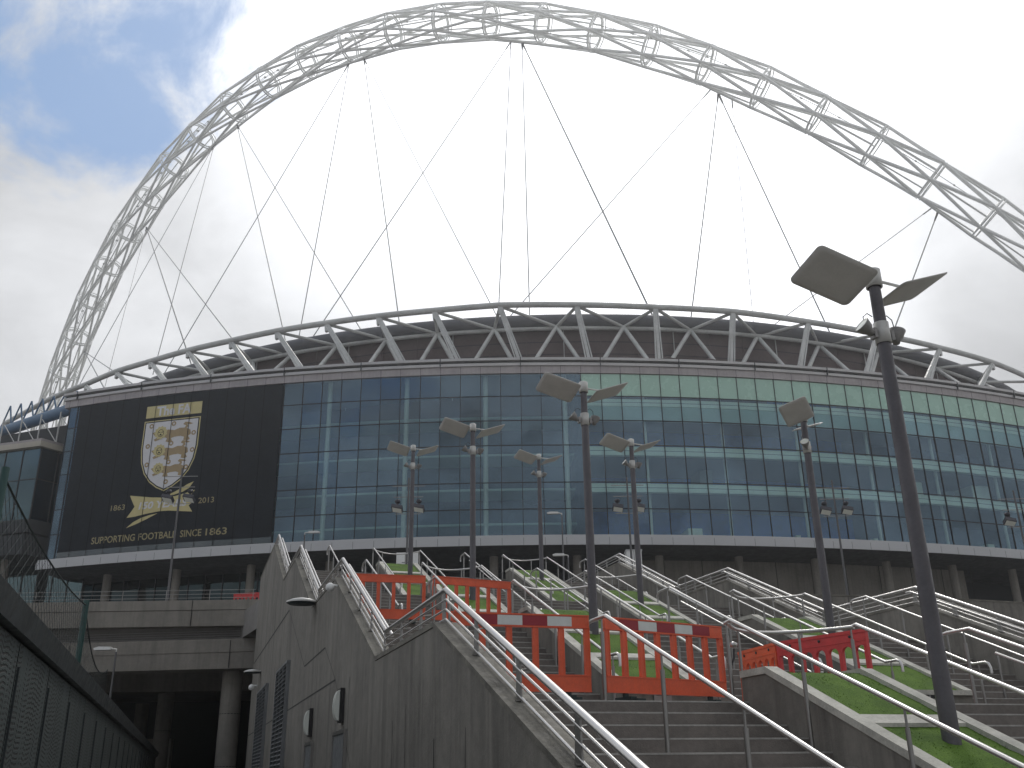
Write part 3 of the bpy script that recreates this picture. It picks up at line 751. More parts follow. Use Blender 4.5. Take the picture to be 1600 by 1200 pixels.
m.build('wall_rib', 'mullion', stad)
for k in range(-22, 24):
    a = k*.047; MB().bar(rc(a, 40.5, 89.25), rc(a, 48.6, 89.25), .09, .09, up=(0, 1, 0)).build('wall_strut', 'truss_grey' if k % 3 == 0 else 'roof_wall', stad)
# truss
TOP = [(-63.3, 123.9), (-55.5, 118.2), (-49.9, 114.0), (-44.6, 111.0), (-39.0, 107.9), (-33.1, 105.3), (-27.1, 102.8), (-21.0, 100.9), (-14.9, 99.3), (-8.5, 98.1), (-1.2, 97.0), (7.3, 97.2), (16.1, 98.1), (25.0, 99.5), (34.3, 102.5), (43.5, 106.2), (52.7, 110.5), (61.4, 115.4), (70., 122.)]
BOT = [(-55.4, 108.), (-48.0, 104.4), (-43.1, 102.6), (-38.6, 101.4), (-33.6, 100.1), (-28.3, 99.0), (-22.8, 97.8), (-17.2, 97.1), (-11.6, 96.8), (-5.7, 96.3), (0.8, 96.0), (8.3, 96.2), (15.8, 96.3), (23.9, 98.2), (31.8, 99.5), (39.7, 101.3), (47.3, 103.7), (54.5, 106.2), (62., 110.)]
def trc(x, r=96.2): 
    return Vector((x, 193.6-math.sqrt(max(1, r*r-(x-4.5)**2)), 50.))
TP = [Vector((x, y, 50.)) for x, y in TOP]; BT = [Vector((x, y, 43.)) for x, y in BOT]
BT = [b+(b-t_)*.2 for b, t_ in zip(BT, TP)]
ch = []
for i in range(len(TP)-1):
    a, b = TP[i], TP[i+1]
    for k in range(4):
        p = a.lerp(b, k/4); bul = ((b-a).length**2/(8*96.2))*4*(k/4)*(1-k/4); ch.append(p+Vector((p.x-4.5, p.y-193.6, 0)).normalized()*bul)
ch.append(TP[-1]); ch = [Vector((-85, 148, 50)), Vector((-73, 132.5, 50))]+ch+[Vector((80, 132, 50))]
MB().tube(ch, .34, 12).build('truss_chord', 'truss_grey', stad)
a_ = [math.asin(max(-1, min(1, (t_.x-RCX)/RRR))) for t_ in TP]
MID = [rc(x, 48.35, 90.15) for x in [-.62+.0595*k for k in range(0)]]
mids = [(-43.5, 115), (-37.0, 111.6), (-31.3, 108.6), (-26.2, 106.7), (-20.3, 104.1), (-14.4, 102.7), (-8.4, 101.3), (-1.9, 100.3), (5.1, 99.9), (12.7, 100.2), (20.4, 101.3), (28.5, 103.3), (36.4, 106.0), (44.3, 108.7), (53.1, 113.7), (60.9, 118.7)]
MI = [Vector((x, y, 48.6)) for x, y in mids]
mm_ = [rc(-.75+1.6*k/60, 48.5, 89.75) for k in range(61)]
MB().tube(mm_, .24, 10).build('mid_chord', 'truss_grey', stad)
for i in range(1, len(TP)-1):
    t_, b = TP[i], BT[i]
    m = MB(); rad = Vector((t_.x-4.5, t_.y-193.6, 0)).normalized(); side = rad.cross(ZZ)
    for sgn in (1, -1):
        o = side*.22*sgn
        m.bar(t_+o-ZZ*.2, b+o*1.7, .12, .26, up=rad)
    m.bar(t_-ZZ*.2, b, .34, .10, up=rad); m.bar(t_-ZZ*.1, t_-ZZ*.9-(t_-b).normalized()*.3, .5, .34, up=rad)
    m.build('truss_post', 'truss_grey', stad)
for i, mp in enumerate(MI):
    # node i lies between posts i+2 and i+3
    ti = i+2
    for tt in (TP[ti], TP[ti+1]): 
        MB().tube([tt-ZZ*.15, mp], .19, 8).build('truss_brace', 'truss_grey', stad)
    for bb in (BT[ti], BT[ti+1]):
        MB().tube([mp, bb.lerp(BT[ti+1] if bb is BT[ti] else BT[ti], .08)], .24, 8).build('truss_brace', 'truss_grey', stad)
# plant and pale canopies on the terrace
for x, y in ((12, 95.0), (16.5, 95.2), (21.0, 95.8)):
    MB().lathe((x, y, 41.2), (0, 0, 1), [(0, .05), (.9, .05), (.9, 1.2), (1.5, .1), (1.52, 0)], 8).build('terrace_canopy', 'roof_wall', stad)

# blue service tube and netting left of the drum
t = thing('pipe_gantry', 'blue wrapped pipe and lattice left of the glass drum below the truss', 'gantry', (-52, 104, 36))
MB().tube([(-63, 112, 41.0), (-49.6, 103.2, 40.9)], .65, 12).build('pipe', 'blue_tube', t)
m = MB()
for k in range(7):
    x = -62+k*1.9; y = 111.5-k*1.25
    m.tube([(x, y, 41.4), (x+1.2, y-.8, 44.2-.2*k)], .10, 6); m.tube([(x+1.2, y-.8, 44.2-.2*k), (x+2, y-1.3, 41.4)], .10, 6)
m.build('lattice', 'blue_tube', t)

# ================================================================ LEFT WING
wing = thing('glass_wing', 'dark glass box bay with beige rim, left of the black banner', 'building', (-58, 104, DECK))
wx, wy = -50.7, 100.
def wq(pts, mt, name, parent=wing): return MB().add(pts, [(0, 1, 2, 3)]).build(name, mt, parent)
dv = Vector((-1, .30, 0)).normalized()      # front runs off to the left
dr = Vector((.55, .83, 0)).normalized()
c0 = Vector((wx, wy, 0))
core = MB(); pts = [c0+dv*0.4+dr*.4, c0+dr*7, c0+dr*7+dv*24, c0+dv*24+dr*.4]
core.prism([p+ZZ*27.6 for p in pts], ZZ*8.0); core.build('core', 'grey_wall', wing)
for k in range(8):
    a, b = c0+dv*(k*2.3), c0+dv*((k+1)*2.3)
    m = MB()
    for z0, z1 in ((27.4, 31.8), (31.8, 35.2)): m.add([a+ZZ*z0, b+ZZ*z0, b+ZZ*z1, a+ZZ*z1], [(0, 1, 2, 3)])
    g = m.build('window', 'low_glass', wing)
    fm = MB().bar(a+ZZ*27.3, a+ZZ*35.2, .09, .16, up=(0, 1, 0)); fm.bar(a+ZZ*31.8, b+ZZ*31.8, .1, .1); fm.build('frame', 'mullion', g)
for k in range(3):
    a, b = c0+dr*(k*2.0), c0+dr*((k+1)*2.0)
    m = MB().add([a+ZZ*27.4, b+ZZ*27.4, b+ZZ*35.2, a+ZZ*35.2], [(0, 1, 2, 3)]); g = m.build('window', 'low_glass', wing)
    fm = MB().bar(a+ZZ*27.3, a+ZZ*35.2, .09, .16, up=(1, 0, 0)); fm.bar(a+ZZ*31.8, b+ZZ*31.8, .1, .1); fm.build('frame', 'mullion', g)
def slab(z0, z1, out, mt, name):
    q = [c0-dv*out*.4-dr*out*.6, c0-dv*out*.4+dr*8, c0+dr*8+dv*24, c0+dv*24-dr*out*.6]
    fix_normals(MB().prism([p+ZZ*z0 for p in q], ZZ*(z1-z0)).build(name, mt, wing))
slab(35.3, 35.9, .8, 'beige_rim', 'roof_rim'); slab(35.92, 36.2, .6, 'fascia', 'roof')
slab(26.0, 27.4, .3, 'dark', 'floor_edge'); slab(23.6, 25.7, .9, 'dark', 'soffit_box')
for k in (0, 1, 2):
    p = c0+dv*(4+k*8.)+dr*1.5; MB().tube([(p.x, p.y, DECK), (p.x, p.y, 23.6)], .5, 14).build('column', 'concrete_beam', wing)
for k in range(12):
    a, b = c0+dv*(k*2.0-3)+dr*4.5, c0+dv*((k+1)*2.0-3)+dr*4.5
    g = MB().add([a+ZZ*DECK, b+ZZ*DECK, b+ZZ*23.5, a+ZZ*23.5], [(0, 1, 2, 3)]).build('lower_window', 'low_glass', wing)
    MB().bar(a+ZZ*DECK, a+ZZ*23.5, .1, .16, up=(0, 1, 0)).build('frame', 'mullion', g)
MB().add([c0+dv*-5+dr*8+ZZ*DECK, c0+dv*24+dr*8+ZZ*DECK, c0+dv*24+dr*8+ZZ*39.6, c0+dv*-5+dr*8+ZZ*39.6], [(0, 1, 2, 3)]).build('rear_wall', 'dark', wing)
MB().add([c0+dv*-4+dr*5+ZZ*36.3, c0+dv*24+dr*5+ZZ*36.3, c0+dv*24+dr*5+ZZ*39, c0+dv*-4+dr*5+ZZ*39.8], [(0, 1, 2, 3)]).build('upper_wall', 'dark', wing)
m = MB()
for k in range(9):
    p = c0+dv*(k*2.6-2)+dr*2; m.tube([p+ZZ*36.2, p+ZZ*40], .08, 6); m.tube([p+ZZ*36.4, p+dv*2.4+ZZ*39.4], .05, 6)
m.build('strut', 'truss_grey', wing)

# ================================================================ BANNER
ban = thing('banner', 'giant black banner with shield crest and gold lettering on the glass front', 'banner', cy(-34.9, 22.9))
OFF = RR+.16
def bmap(s_, z, o=0.): return cy(s_, z, OFF+o)
m = MB(); strip(m, -46.85, -22.9, 22.98, 39.55, OFF, 48); strip(m, -46.85, -22.9, 22.98, 39.55, OFF-.02, 48); m.build('sheet', 'banner', ban)
m = MB(); strip(m, -46.85, -22.9, 23.0, 23.55, OFF+.012, 48); m.build('lower_hem', 'dark_glass', ban)
def bpoly(pts, o, mt, name, parent=ban):
    # cut long polygons into slices so they follow the curve
    me = bpy.data.curves.new(name, 'CURVE'); me.dimensions = '2D'; me.fill_mode = 'BOTH'
    for loop in (pts if isinstance(pts[0][0], (tuple, list)) else [pts]):
        sp = me.splines.new('POLY'); sp.points.add(len(loop)-1)
        for q, (x, y) in zip(sp.points, loop): q.co = (x, y, 0, 1)
        sp.use_cyclic_u = True
    return bend(me, o, mt, name, parent)
def bend(cu, o, mt, name, parent, sx=1., x0=0., z0=0., skew=0.):
    import bmesh
    ob = bpy.data.objects.new('tmp', cu); S.collection.objects.link(ob)
    dg = bpy.context.evaluated_depsgraph_get(); dg.update(); me = bpy.data.meshes.new_from_object(ob.evaluated_get(dg))
    bpy.data.objects.remove(ob)
    bm = bmesh.new(); bm.from_mesh(me)
    xs = [v.co.x for v in bm.verts]; lo, hi = min(xs), max(xs); st_ = .8/sx
    k = math.ceil(lo/st_)
    while k*st_ < hi:
        bmesh.ops.bisect_plane(bm, geom=bm.verts[:]+bm.edges[:]+bm.faces[:], plane_co=(k*st_, 0, 0), plane_no=(1, 0, 0)); k += 1
    for v in bm.verts: v.co = bmap(x0+v.co.x*sx, z0+v.co.y, o)
    bm.to_mesh(me); bm.free(); me.name = name; me.materials.clear(); me.materials.append(MT[mt])
    return link(name, me, parent)
def btext(txt, s0, s1, z0, h, o, mt, name, bold=.0, shear=0.):
    cu = bpy.data.curves.new(name, 'FONT'); cu.body = txt; cu.size = h/.72; cu.offset = bold; cu.shear = shear; cu.resolution_u = 3
    ob = bpy.data.objects.new('tmp2', cu); S.collection.objects.link(ob); bpy.context.view_layer.update()
    wd = ob.dimensions.x; x_lo = min(c[0] for c in ob.bound_box); bpy.data.objects.remove(ob)
    return bend(cu, o, mt, name, ban, sx=(s1-s0)/wd, x0=s0-x_lo*(s1-s0)/wd, z0=z0)
# The title plate
bpoly([(-38.2, 37.1), (-31.75, 37.1), (-31.75, 38.42), (-38.2, 38.42)], .02, 'gold', 'title_plate')
btext('The FA', -36.95, -32.95, 37.28, 1.02, .045, 'white_vinyl', 'lettering', .045)
sh = [(-38.28, 36.75), (-31.74, 36.75), (-31.74, 33.6), (-31.95, 32.2), (-32.45, 31.0), (-33.2, 30.05), (-34.1, 29.4), (-35.03, 28.98), (-35.95, 29.4), (-36.85, 30.05), (-37.6, 31.0), (-38.08, 32.2), (-38.28, 33.6)]
ccx, ccz = -35.01, 33.2
def scl(k, kz=None): return [(ccx+(x-ccx)*k, ccz+(z-ccz)*(kz or k)) for x, z in sh]
bpoly(sh, .02, 'gold', 'shield_border'); bpoly(scl(.962, .97), .034, 'banner', 'shield_line'); bpoly(scl(.925, .94), .048, 'white_vinyl', 'shield')
def disc(cx, cz, rx, rz=None, n=14): return [(cx+rx*math.cos(2*math.pi*k/n), cz+(rz or rx)*math.sin(2*math.pi*k/n)) for k in range(n)]
for (x, z, s_) in ((0, 0, 1.0), (.02, -1.95, .95), (.05, -3.85, .86)):
    def T(pts, s_=s_, x=x, z=z): return [(-35.0+x+px*s_, 35.05+z+pz*s_) for px, pz in pts]
    # walking lion: body, legs, raised paw, tail
    body = [(-.9, .45), (-.3, .55), (.4, .42), (1.0, .62), (1.7, .58), (2.25, .30), (2.35, -.15), (2.05, -.35), (2.3, -.72), (1.95, -.85), (1.55, -.75), (1.6, -.42), (1.2, -.28), (.5, -.32), (.1, -.42), (.25, -.75), (-.1, -.88), (-.5, -.75), (-.35, -.4), (-.7, -.25), (-1.3, -.5), (-1.75, -.62), (-1.9, -.4), (-1.45, -.2), (-1.9, .05), (-2.15, .32), (-1.85, .42), (-1.4, .18), (-1.1, .3)]
    bpoly(T(body), .062, 'bronze', 'lion_body')
    tail = [(1.5, .55), (1.7, .8), (1.35, .98), (1.55, 1.22), (2.05, 1.15), (2.5, .98), (2.2, .9), (1.85, .98), (1.95, .7), (1.75, .5)]
    bpoly(T(tail), .066, 'bronze', 'lion_tail')
    mane = []
    for k in range(22):
        a = 2*math.pi*k/22; r_ = .80 if k % 2 else .66; mane.append((-1.15+r_*math.cos(a), .28+r_*.95*math.sin(a)))
    bpoly(T(mane), .074, 'gold', 'lion_mane')
    fc = T(disc(-1.15, .22, .36, .42)); hd = bpoly([fc, T(disc(-1.15, .22, .31, .37))], .086, 'banner', 'lion_face')
    bpoly(T([(-1.42, .38), (-1.2, .34), (-1.2, .28), (-1.42, .3)]), .086, 'banner', 'lion_eye'); bpoly(T([(-.88, .38), (-1.1, .34), (-1.1, .28), (-.88, .3)]), .086, 'banner', 'lion_eye')
    bpoly(T([(-1.25, .08), (-1.15, .18), (-1.05, .08), (-1.0, -.06), (-1.15, -.0), (-1.3, -.06)]), .086, 'banner', 'lion_muzzle')
for (x, z) in ((-37.35, 36.15), (-37.5, 33.95), (-37.35, 31.95), (-34.75, 36.2), (-34.8, 34.05), (-34.85, 32.05), (-32.35, 35.0), (-32.3, 33.15), (-32.8, 31.35), (-34.9, 29.95)):
    bpoly([disc(x, z, .27, .27, 10), disc(x, z, .12, .12, 8)], .064, 'bronze', 'rose')
rib = [(-38.83, 28.81), (-37.6, 28.62), (-36.3, 28.42), (-35.0, 28.3), (-33.6, 28.36), (-32.4, 28.6), (-31.46, 28.85), (-32.0, 28.15), (-31.75, 27.5), (-31.99, 27.25), (-31.52, 26.6), (-32.9, 26.75), (-34.2, 26.9), (-35.3, 26.9), (-36.7, 26.75), (-38.0, 26.55), (-38.91, 26.5), (-38.5, 27.05), (-38.13, 27.6), (-38.5, 28.2)]
bpoly(rib, .055, 'gold', 'ribbon')
bpoly([(-38.83, 25.45), (-38.1, 26.0), (-37.2, 26.4), (-36.3, 26.6), (-35.4, 26.72), (-36.6, 26.2), (-37.8, 25.75)], .02, 'gold', 'ribbon_tail')
bpoly([(-34.9, 28.45), (-33.9, 28.75), (-33.1, 29.1), (-32.4, 29.5), (-31.72, 29.75), (-32.15, 29.1), (-32.8, 28.75), (-33.8, 28.5)], .05, 'gold', 'ribbon_tail')
btext('150 YEARS', -37.65, -32.2, 27.28, .72, .07, 'white_vinyl', 'lettering', .03, .15)
btext('1863', -40.95, -39.3, 27.4, .58, .02, 'gold_text', 'lettering', .008)
btext('2013', -31.0, -29.3, 27.42, .58, .02, 'gold_text', 'lettering', .008)
for wd_, a_0, a_1 in (('SUPPORTING', -42.75, -37.65), ('FOOTBALL', -37.25, -33.05), ('SINCE', -32.6, -30.3), ('1863', -29.85, -27.6)): btext(wd_, a_0, a_1, 24.1, .70, .02, 'gold_text', 'lettering', .014)
m = MB()
for k in range(-22, -10):
    s_ = S0+PIT*k
    if -46.8 < s_ < -22.9: strip(m, s_-.03, s_+.03, 22.98, 39.55, OFF+.10, 1)
m.build('seam', 'seam', ban)

# ================================================================ ARCH
arch = thing('stadium_arch', 'huge white lattice arch leaning over the stadium and hung with cables', 'arch', (-148.5, 296.2, 5))
A = Vector((-148.53, 296.19, 5)); Bp = Vector((143.41, 142.24, 5)); Dv = Bp-A; Ln = Dv.length; nl = Vector((Dv.y, -Dv.x, 0))/Ln
def ac(t): return A+Dv*t+(ZZ*131.05+nl*71.38)*(1-abs(2*t-1)**2.09)
NT_ = 2000; cp = [ac(k/NT_) for k in range(NT_+1)]; sl = [0.]
for k in range(NT_): sl.append(sl[-1]+(cp[k+1]-cp[k]).length)
TOT = sl[-1]; NR = 45
def at_s(s_):
    lo, hi = 0, NT_
    while hi-lo > 1:
        md = (lo+hi)//2
        if sl[md] > s_: hi = md
        else: lo = md
    f = (s_-sl[lo])/(sl[hi]-sl[lo]); t = (lo+f)/NT_
    c = ac(t); d = (ac(min(1, t+.001))-ac(max(0, t-.001))).normalized(); plane_n = Dv.cross(ZZ*131.05+nl*71.38).normalized()
    o = plane_n.cross(d).normalized()
    e = min(t, 1-t); r = 3.5*min(1, max(.1, .25+e/.13)); return c, d, plane_n, o, r
vis = range(2, 43)
for k in vis:
    c, d, p_, o, r = at_s(TOT*k/NR); m = MB()
    for rr, dd, tr in ((r*.97, 0, .15), (r*.80, 0, .12), (r*.97, .55, .10)):
        m.tube([c+d*dd+(p_*math.cos(2*math.pi*j/26)+o*math.sin(2*math.pi*j/26))*rr for j in range(26)], tr, 6, closed=True)
    for j in range(6):
        v = p_*math.cos(math.pi*j/3)+o*math.sin(math.pi*j/3); m.tube([c+v*r*.97, c+v*r*.80], .1, 5)
    m.build('ring', 'arch_white', arch)
for k in range(1, 43):
    c0_, d0, p0, o0, r0 = at_s(TOT*k/NR); c1_, d1, p1, o1, r1 = at_s(TOT*(k+1)/NR); m = MB()
    off0 = (k % 2)*math.pi/6; off1 = ((k+1) % 2)*math.pi/6
    for j in range(6):
        a0 = off0+math.pi*j/3; q0 = c0_+(p0*math.cos(a0)+o0*math.sin(a0))*r0
        for sgn in (1, -1):
            a1 = a0+sgn*math.pi/6; q1 = c1_+(p1*math.cos(a1)+o1*math.sin(a1))*r1; m.tube([q0, q1], .25, 6, caps=False)
        q2 = c1_+(p1*math.cos(a0)+o1*math.sin(a0))*r1*.95; m.tube([q0, q2], .13, 5, caps=False)
    m.build('lattice_bay', 'arch_white', arch)
m = MB(); w1 = MB()
for k in range(4, 42):
    c, d, p_, o, r = at_s(TOT*k/NR); c2, d2, p2, o2, r2 = at_s(TOT*(k+1)/NR)
    a, b = c+o*r*.35, c2+o2*r2*.35
    m.tube([a, b], .05, 5, caps=False); m.tube([a+p_*.5, b+p2*.5], .05, 5, caps=False)
    for q in range(3): m.obox(a.lerp(b, q/3)+p_*.3, p_*.3, d*.15, o*.12)
m.build('walkway', 'truss_grey', arch)
def cab(s_, ex, ey, thick=.055, zr=50.45, side=0):
    c, d, p_, o, r = at_s(s_)
    # lower side of the lattice, towards the pitch side of the arch
    a = c-o*r*(1 if o.z > 0 else -1)
    dd = pdir(ex, ey); e = EYE+dd*((zr-EYE.z)/dd.z)
    v = (e-a).normalized()
    m = MB().tube([a, e], thick*1.25, 5); cb_ = m.build('cable', 'cable', arch)
    MB().tube([a, a+v*1.2, a+v*3.0, a+v*3.4], .22 if thick > .05 else .12, 6, r2=.1).build('socket', 'socket', cb_)
for s_, ex, ey, th in ((276.6, 828, 505, .055), (276.6, 1030, 515, .09), (274.3, 778, 508, .05), (274.3, 490, 525, .05),
                       (241.5, 625, 512, .055), (241.5, 783, 507, .045), (237.8, 465, 538, .05), (237.8, 247, 600, .05),
                       (206.4, 449, 545, .06), (206.4, 568, 522, .055), (198.6, 239, 585, .05), (198.6, 118, 612, .045),
                       (170.7, 302, 578, .09), (170.7, 375, 545, .06), (133, 169, 618, .09), (133, 215, 605, .07), (170.7, 160, 620, .04),
                       (315.4, 1078, 510, .06), (315.4, 1306, 540, .07), (313.8, 785, 508, .05), (318.0, 1178, 512, .03),
                       (356.7, 1384, 550, .08), (355.5, 1190, 522, .05)):
    cab(s_, ex, ey, th)

# ================================================================ CONCOURSE DECK, BEAMS, UNDERCROFT
deck = thing('concourse_deck', 'raised concrete concourse slab in front of the stadium', 'concourse', (0, 60, 0))
e0, e1_ = st(36.6, 2.8, 0), st(36.6, 16.3, 0)
poly = [(-75, 45.7), (-12.6, 45.7), (st(43.2, 2.66, 0).x, st(43.2, 2.66, 0).y), (st(36.9, 2.66, 0).x, st(36.9, 2.66, 0).y), (st(36.9, 16.64, 0).x, st(36.9, 16.64, 0).y), (st(43.2, 16.64, 0).x, st(43.2, 16.64, 0).y), (17, 49), (20.7, 50.0), (26.5, 52), (75, 70), (95, 125), (-95, 125)]
fix_normals(MB().prism([(x, y, 7.6) for x, y in poly], (0, 0, DECK-.003-7.6)).build('slab', 'paving', deck))
# solid fill under the head of the stairs and the right-hand retaining wall
rp = [(st(36.9, 16.64, 0)), Vector((17, 48.85, 0)), Vector((20.7, 49.7, 0)), Vector((26.5, 51.8, 0)), Vector((75, 69.5, 0))]
rp[0] = st(43.3, 16.7, 0)
m = MB(); mc = MB(); jj = MB()
for a, b in zip(rp[:-1], rp[1:]):
    n_ = (b-a).cross(ZZ).normalized()*.2
    m.prism([a-n_, b-n_, b+n_, a+n_], ZZ*9.62); 
    mc.prism([a-n_*1.2+ZZ*9.62, b-n_*1.2+ZZ*9.62, b+n_*1.2+ZZ*9.62, a+n_*1.2+ZZ*9.62], ZZ*.06)
    L = (b-a).length
    for k in range(int(L/4)+1):
        p = a.lerp(b, (k+.5)*4/L) if (k+.5)*4 < L else None
        if p: jj.obox(p+n_*1.01+ZZ*4.8, (b-a).normalized()*.015, n_.normalized()*.004, ZZ*4.8)
    jj.obox((a+b)/2+n_*1.01+ZZ*8.5, (b-a)/2, n_.normalized()*.004, ZZ*.012)
fix_normals(m.build('retaining_wall', 'concrete', deck)); mc.build('coping', 'coping', deck); jj.build('joint', 'joint', deck)
# left parapet and ramp beams
X0, X1 = -75., -11.65
def beam(z0, z1, y, y2, mt, name, dz=0.):
    fix_normals(MB().prism([(X0, y, z0-dz*(-X0-11)/10), (X1, y, z0), (X1, y, z1), (X0, y, z1-dz*(-X0-11)/10)], (0, y2-y, 0)).build(name, mt, deck))
beam(8.86, 9.30, 45.0, 45.6, 'concrete_beam', 'parapet'); beam(8.14, 8.84, 45.03, 45.6, 'concrete_beam', 'edge_beam')
beam(7.35, 8.12, 45.75, 46.1, 'concrete_beam', 'recess_panel')
beam(7.0, 7.58, 45.0, 45.7, 'concrete_beam', 'ramp_beam', .13); beam(6.28, 6.985, 45.03, 46.4, 'concrete_beam', 'ramp_beam', .10)
m = MB()
for z in (7.70, 7.80, 7.90, 8.0): m.tube([(X0, 45.6, z-.9), (X1, 45.6, z)], .018, 5)
m.build('ramp_railing', 'steel_dull', deck)
m = MB()
for x in (-14.7, -27.5, -40): m.box(x-.015, 44.985, 8.15, x+.015, 45.04, 9.29)
for x in (-12.8, -20, -32): m.box(x-.015, 44.985, 6.3, x+.015, 45.04, 7.5)
m.build('joint', 'joint', deck)
m = MB()
for z in (9.45, 9.62, 9.80): m.tube([(X0, 45.3, z), (X1-.3, 45.3, z)], .012, 5)
for k in range(22): m.tube([(X1-.4-2*k, 45.3, 9.3), (X1-.4-2*k, 45.3, 9.82)], .015, 5)
m.build('parapet_rail', 'steel_dull', deck)
# soffit beams, columns and dark back wall below the deck
m = MB(); m.box(-75, 46.5, 6.6, -11, 47.6, 7.59); m.box(-75, 58, 6.4, -11, 59.2, 7.59); m.build('cross_beam', 'concrete_beam', deck)
MB().box(-75, 46.4, 6.9, -46, 90, 7.58).build('soffit_slab', 'soffit', deck)
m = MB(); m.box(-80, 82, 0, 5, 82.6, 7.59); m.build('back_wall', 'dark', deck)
MB().box(-60, 66, 0, -22, 66.5, 4.2).build('inner_partition', 'concrete', deck)
for x, y in ((-12.92, 46.3), (-20.9, 61.0), (-26.9, 47.0), (-34, 61.0), (-15.8, 74.), (-27, 74.)):
    q = MB().tube([(x, y, 0), (x, y, 6.9)], .46, 20).build('column', 'concrete_beam', deck)
    m = MB()
    for z in (2.2, 4.4): m.lathe((x, y, z), (0, 0, 1), [(0, .463), (.03, .463)], 20)
    m.build('joint', 'joint', q)

# ================================================================ PERFORATED SCREEN FENCE
Fa, Fb = Vector((-4.51, 8.75, 0)), Vector((-24.0, 70.53, 0)); fd = (Fb-Fa).normalized(); fn = Vector((fd.y, -fd.x, 0))
fence = thing('screen_fence', 'dark perforated metal screen fence with wide sloping cap at lower left', 'fence', Fa)
HZ = 3.2
st0 = Fa-fd*6
for k in range(24):
    a, b = st0+fd*(k*2.4+.02), st0+fd*((k+1)*2.4-.02)
    o = MB().obox((a+b)/2+ZZ*(HZ-.3)/2-fn*.05, (b-a)/2, fn*.03, ZZ*(HZ-.3)/2).build('panel', 'perforated', fence)
    m = MB()
    for j in range(1):
        q = a+(b-a)*.02; m.obox(q+ZZ*(HZ-.5)/2-fn*.01, fd*.007, fn*.012, ZZ*(HZ-.55)/2)
    m.build('rib', 'screen_cap', o)
c_ = MB(); pa, pb = st0, st0+fd*58
prof = [(-.22, HZ-.02), (.06, HZ), (.10, HZ-.04), (.06, HZ-.27), (-.22, HZ-.27)]
c_.prism([pa+fn*x+ZZ*z for x, z in prof], pb-pa); fix_normals(c_.build('cap', 'screen_cap', fence))
MB().prism([pa+fn*x+ZZ*z for x, z in [(-.2, HZ-.29), (-.085, HZ-.29), (-.085, 0), (-.2, 0)]], pb-pa).build('frame', 'screen', fence)

# net fence behind
net = thing('net_fence', 'green post with sagging dark net behind the perforated fence', 'fence', st(41.6, -4, 0))
P0 = st(33.3, -3.2, 0)
MB().tube([P0, P0+ZZ*6.9], .09, 10).build('post', 'green_post', net)
P1 = st(17.6, -3.25, 0); MB().tube([P1, P1+ZZ*6.55], .07, 10).build('post', 'green_post', net)
P2 = st(47.5, -3.3, 0)
def netgrid(a, b, za, zb, z0, sag, n, m_):
    mb = MB()
    def pt(i, j):
        f = i/n; top = za+(zb-za)*f-sag*4*f*(1-f); p = a.lerp(b, f); return Vector((p.x, p.y, z0+(top-z0)*j/m_))
    for i in range(n):
        for j in range(m_):
            if (i+j) % 2 == 0: mb.tube([pt(i, j), pt(i+1, j+1)], .006, 3, caps=False)
            else: mb.tube([pt(i+1, j), pt(i, j+1)], .006, 3, caps=False)
    mb.tube([pt(i, m_) for i in range(n+1)], .022, 5)
    return mb
netgrid(P1, P0, 6.4, 6.75, 3.0, .25, 60, 22).build('net', 'net', net)
netgrid(P0, P2, 6.7, 6.2, 3.2, .8, 40, 16).build('net', 'net', net)

def small_lamp(x, y, z0, z1, dx, label, s_=1.):
    t = thing('street_light', label, 'street light', (x, y, z0), 'small single-head street lights')
    MB().tube([(x, y, z0), (x, y, z1)], .06*s_, 8, r2=.045*s_).build('pole', 'mast_grey', t)
    MB().tube([(x, y, z1), (x, y, z1+.1), (x+dx*.25*s_, y, z1+.14)], .04*s_, 8).build('arm', 'lamp_grey', t)
    c = Vector((x+dx*.6*s_, y, z1+.13)); m = MB()
    m.prism([c+Vector((-.38*s_*dx, -.14*s_, -.05)), c+Vector((.36*s_*dx, -.14*s_, -.05)), c+Vector((.40*s_*dx, -.1*s_, .03)), c+Vector((.2*s_*dx, -.07*s_, .1*s_)), c+Vector((-.34*s_*dx, -.07*s_, .09*s_))], (0, .24*s_, 0))
    fix_normals(m.build('lamp_head', 'lamp_grey', t))
q = st(45.7, -3.2, 0)
t = small_lamp(q.x+.28, q.y, 0, 6.75, -1, 'white flat-headed street light on a pole behind the fence, lower left', .95)
small_lamp(-12.9, 56, DECK, 14.95, -1, 'small street light beside the bottom right of the banner', 1.0) if False else None
small_lamp(-12.4, 57, DECK, 15.1, 1, 'small street light right of the banner, above the tip of the side wall', .9)
small_lamp(2.9, 58, DECK, 16.3, -1, 'thin street light in front of the central glazing', .9)
small_lamp(2.75, 50, DECK, 12.05, -1, 'short street light below the white band near the stair head', .8)

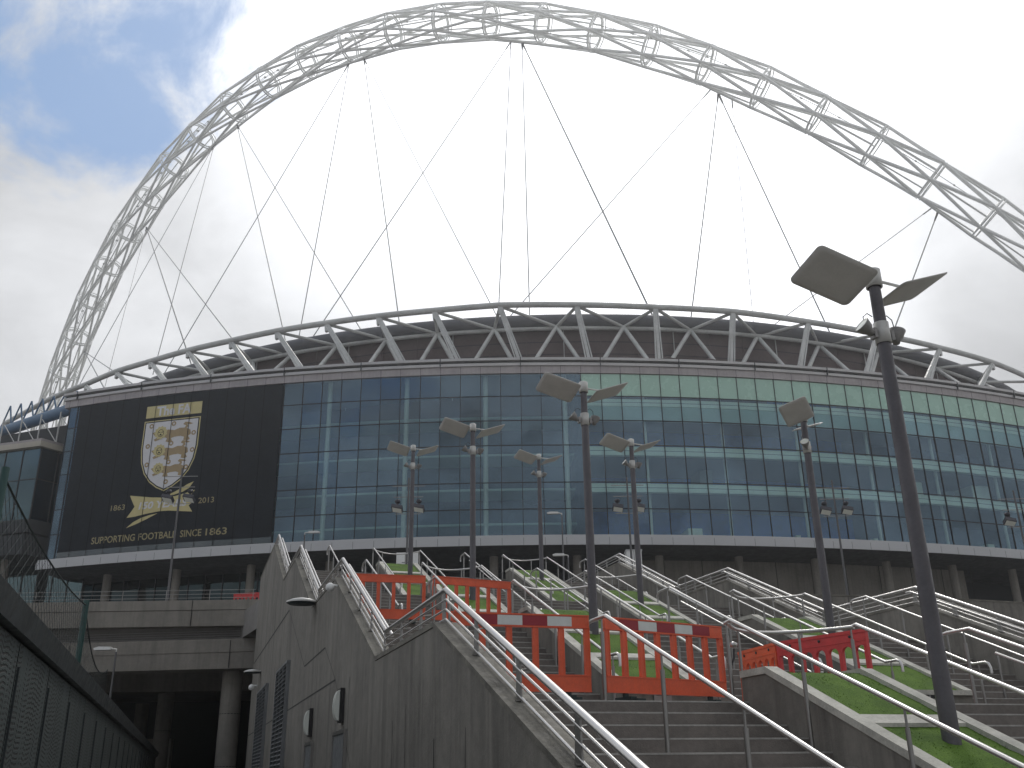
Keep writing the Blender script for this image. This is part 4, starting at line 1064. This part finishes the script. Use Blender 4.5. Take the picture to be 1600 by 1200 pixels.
def flood(x, y, zt, label):
    t = thing('floodlight_mast', label, 'floodlight', (x, y, DECK), 'slim masts with paired floodlights')
    MB().tube([(x, y, DECK), (x, y, zt+.4)], .075, 8, r2=.05).build('mast', 'mast_grey', t)
    for z, h in ((zt-.1, .95), (zt-.75, .85), (zt-1.75, .75)): MB().bar((x-h, y, z), (x+h, y, z), .035, .035).build('crossbar', 'steel_dull', t)
    for sg in (-1, 1):
        c = Vector((x+sg*.62, y-.1, zt-1.45)); m = MB()
        m.obox(c, (.30, 0, -.06), (0, .22, -.10), (.02, .06, .10)); m.tube([(c.x, c.y+.1, c.z+.1), (c.x, c.y+.1, c.z+.45)], .07, 8)
        m.lathe((c.x, c.y+.1, c.z+.32), (0, 0, 1), [(0, 0), (.02, .12), (.12, .17), (.22, .12), (.25, 0)], 10)
        f = m.build('floodlight', 'socket', t)
        MB().obox(c+Vector((0, -.04, -.115)), (.26, 0, -.05), (0, .18, -.08), (.002, .006, .01)).build('lens', 'lens', f)
    if label.startswith('thin mast right'): pass
flood(-6.1, 55, 17.5, 'slim mast with paired floodlights beside the leftmost twin-blade lamp')
flood(6.6, 55, 17.35, 'slim mast with paired floodlights behind the centre-right twin-blade lamp')
flood(18.5, 55, 17.0, 'slim mast with paired floodlights beside the side-on twin-blade lamp')
flood(28.9, 55, 16.2, 'slim mast with paired floodlights at the right edge of the picture')
flood(-19.4, 55, 18.3, 'slim mast with paired floodlights in front of the black banner')
t = thing('sign_board', 'white rectangular notice board behind the top left flight', 'sign', (-6.6, 60, DECK))
MB().box(-7.3, 60, 12.6, -5.95, 60.08, 14.6).build('board', 'white_paint', t)
m = MB(); m.box(-6.95, 59.985, 13.95, -6.5, 59.995, 14.0); m.box(-6.95, 59.985, 13.8, -6.4, 59.995, 13.84); m.build('print_line', 'door_grey', t)
m = MB(); m.tube([(-7.2, 60.1, DECK), (-7.2, 60.1, 14.6)], .05, 6); m.tube([(-6.05, 60.1, DECK), (-6.05, 60.1, 14.6)], .05, 6); m.build('post', 'steel_dull', t)
t = thing('kiosk', 'tall pale panel clad kiosk behind the stair head, right of centre', 'kiosk', (7.4, 62, DECK))
MB().box(7.15, 62, DECK, 8.1, 63, 14.9).build('body', 'white_paint', t); MB().box(7.1, 61.95, 14.9, 8.15, 63.05, 15.0).build('roof', 'band', t)
m = MB(); m.box(7.6, 61.985, DECK, 7.63, 61.998, 14.9); m.box(7.15, 61.985, 12.2, 8.1, 61.998, 12.23); m.build('panel_joint', 'joint', t)

# ================================================================ HAZE
hz = bpy.data.materials.new('haze'); hz.use_nodes = True; h = NT(hz.node_tree)
pv = h.new('ShaderNodeVolumePrincipled'); pv.inputs['Density'].default_value = .00055; pv.inputs['Color'].default_value = (.96, .98, 1, 1); pv.inputs['Anisotropy'].default_value = .7
h.l.new(pv.outputs[0], h.new('ShaderNodeOutputMaterial').inputs['Volume'])
tag(MB().box(-1510, -610, -1, 1510, 2510, 150).build('haze', hz), kind='stuff')
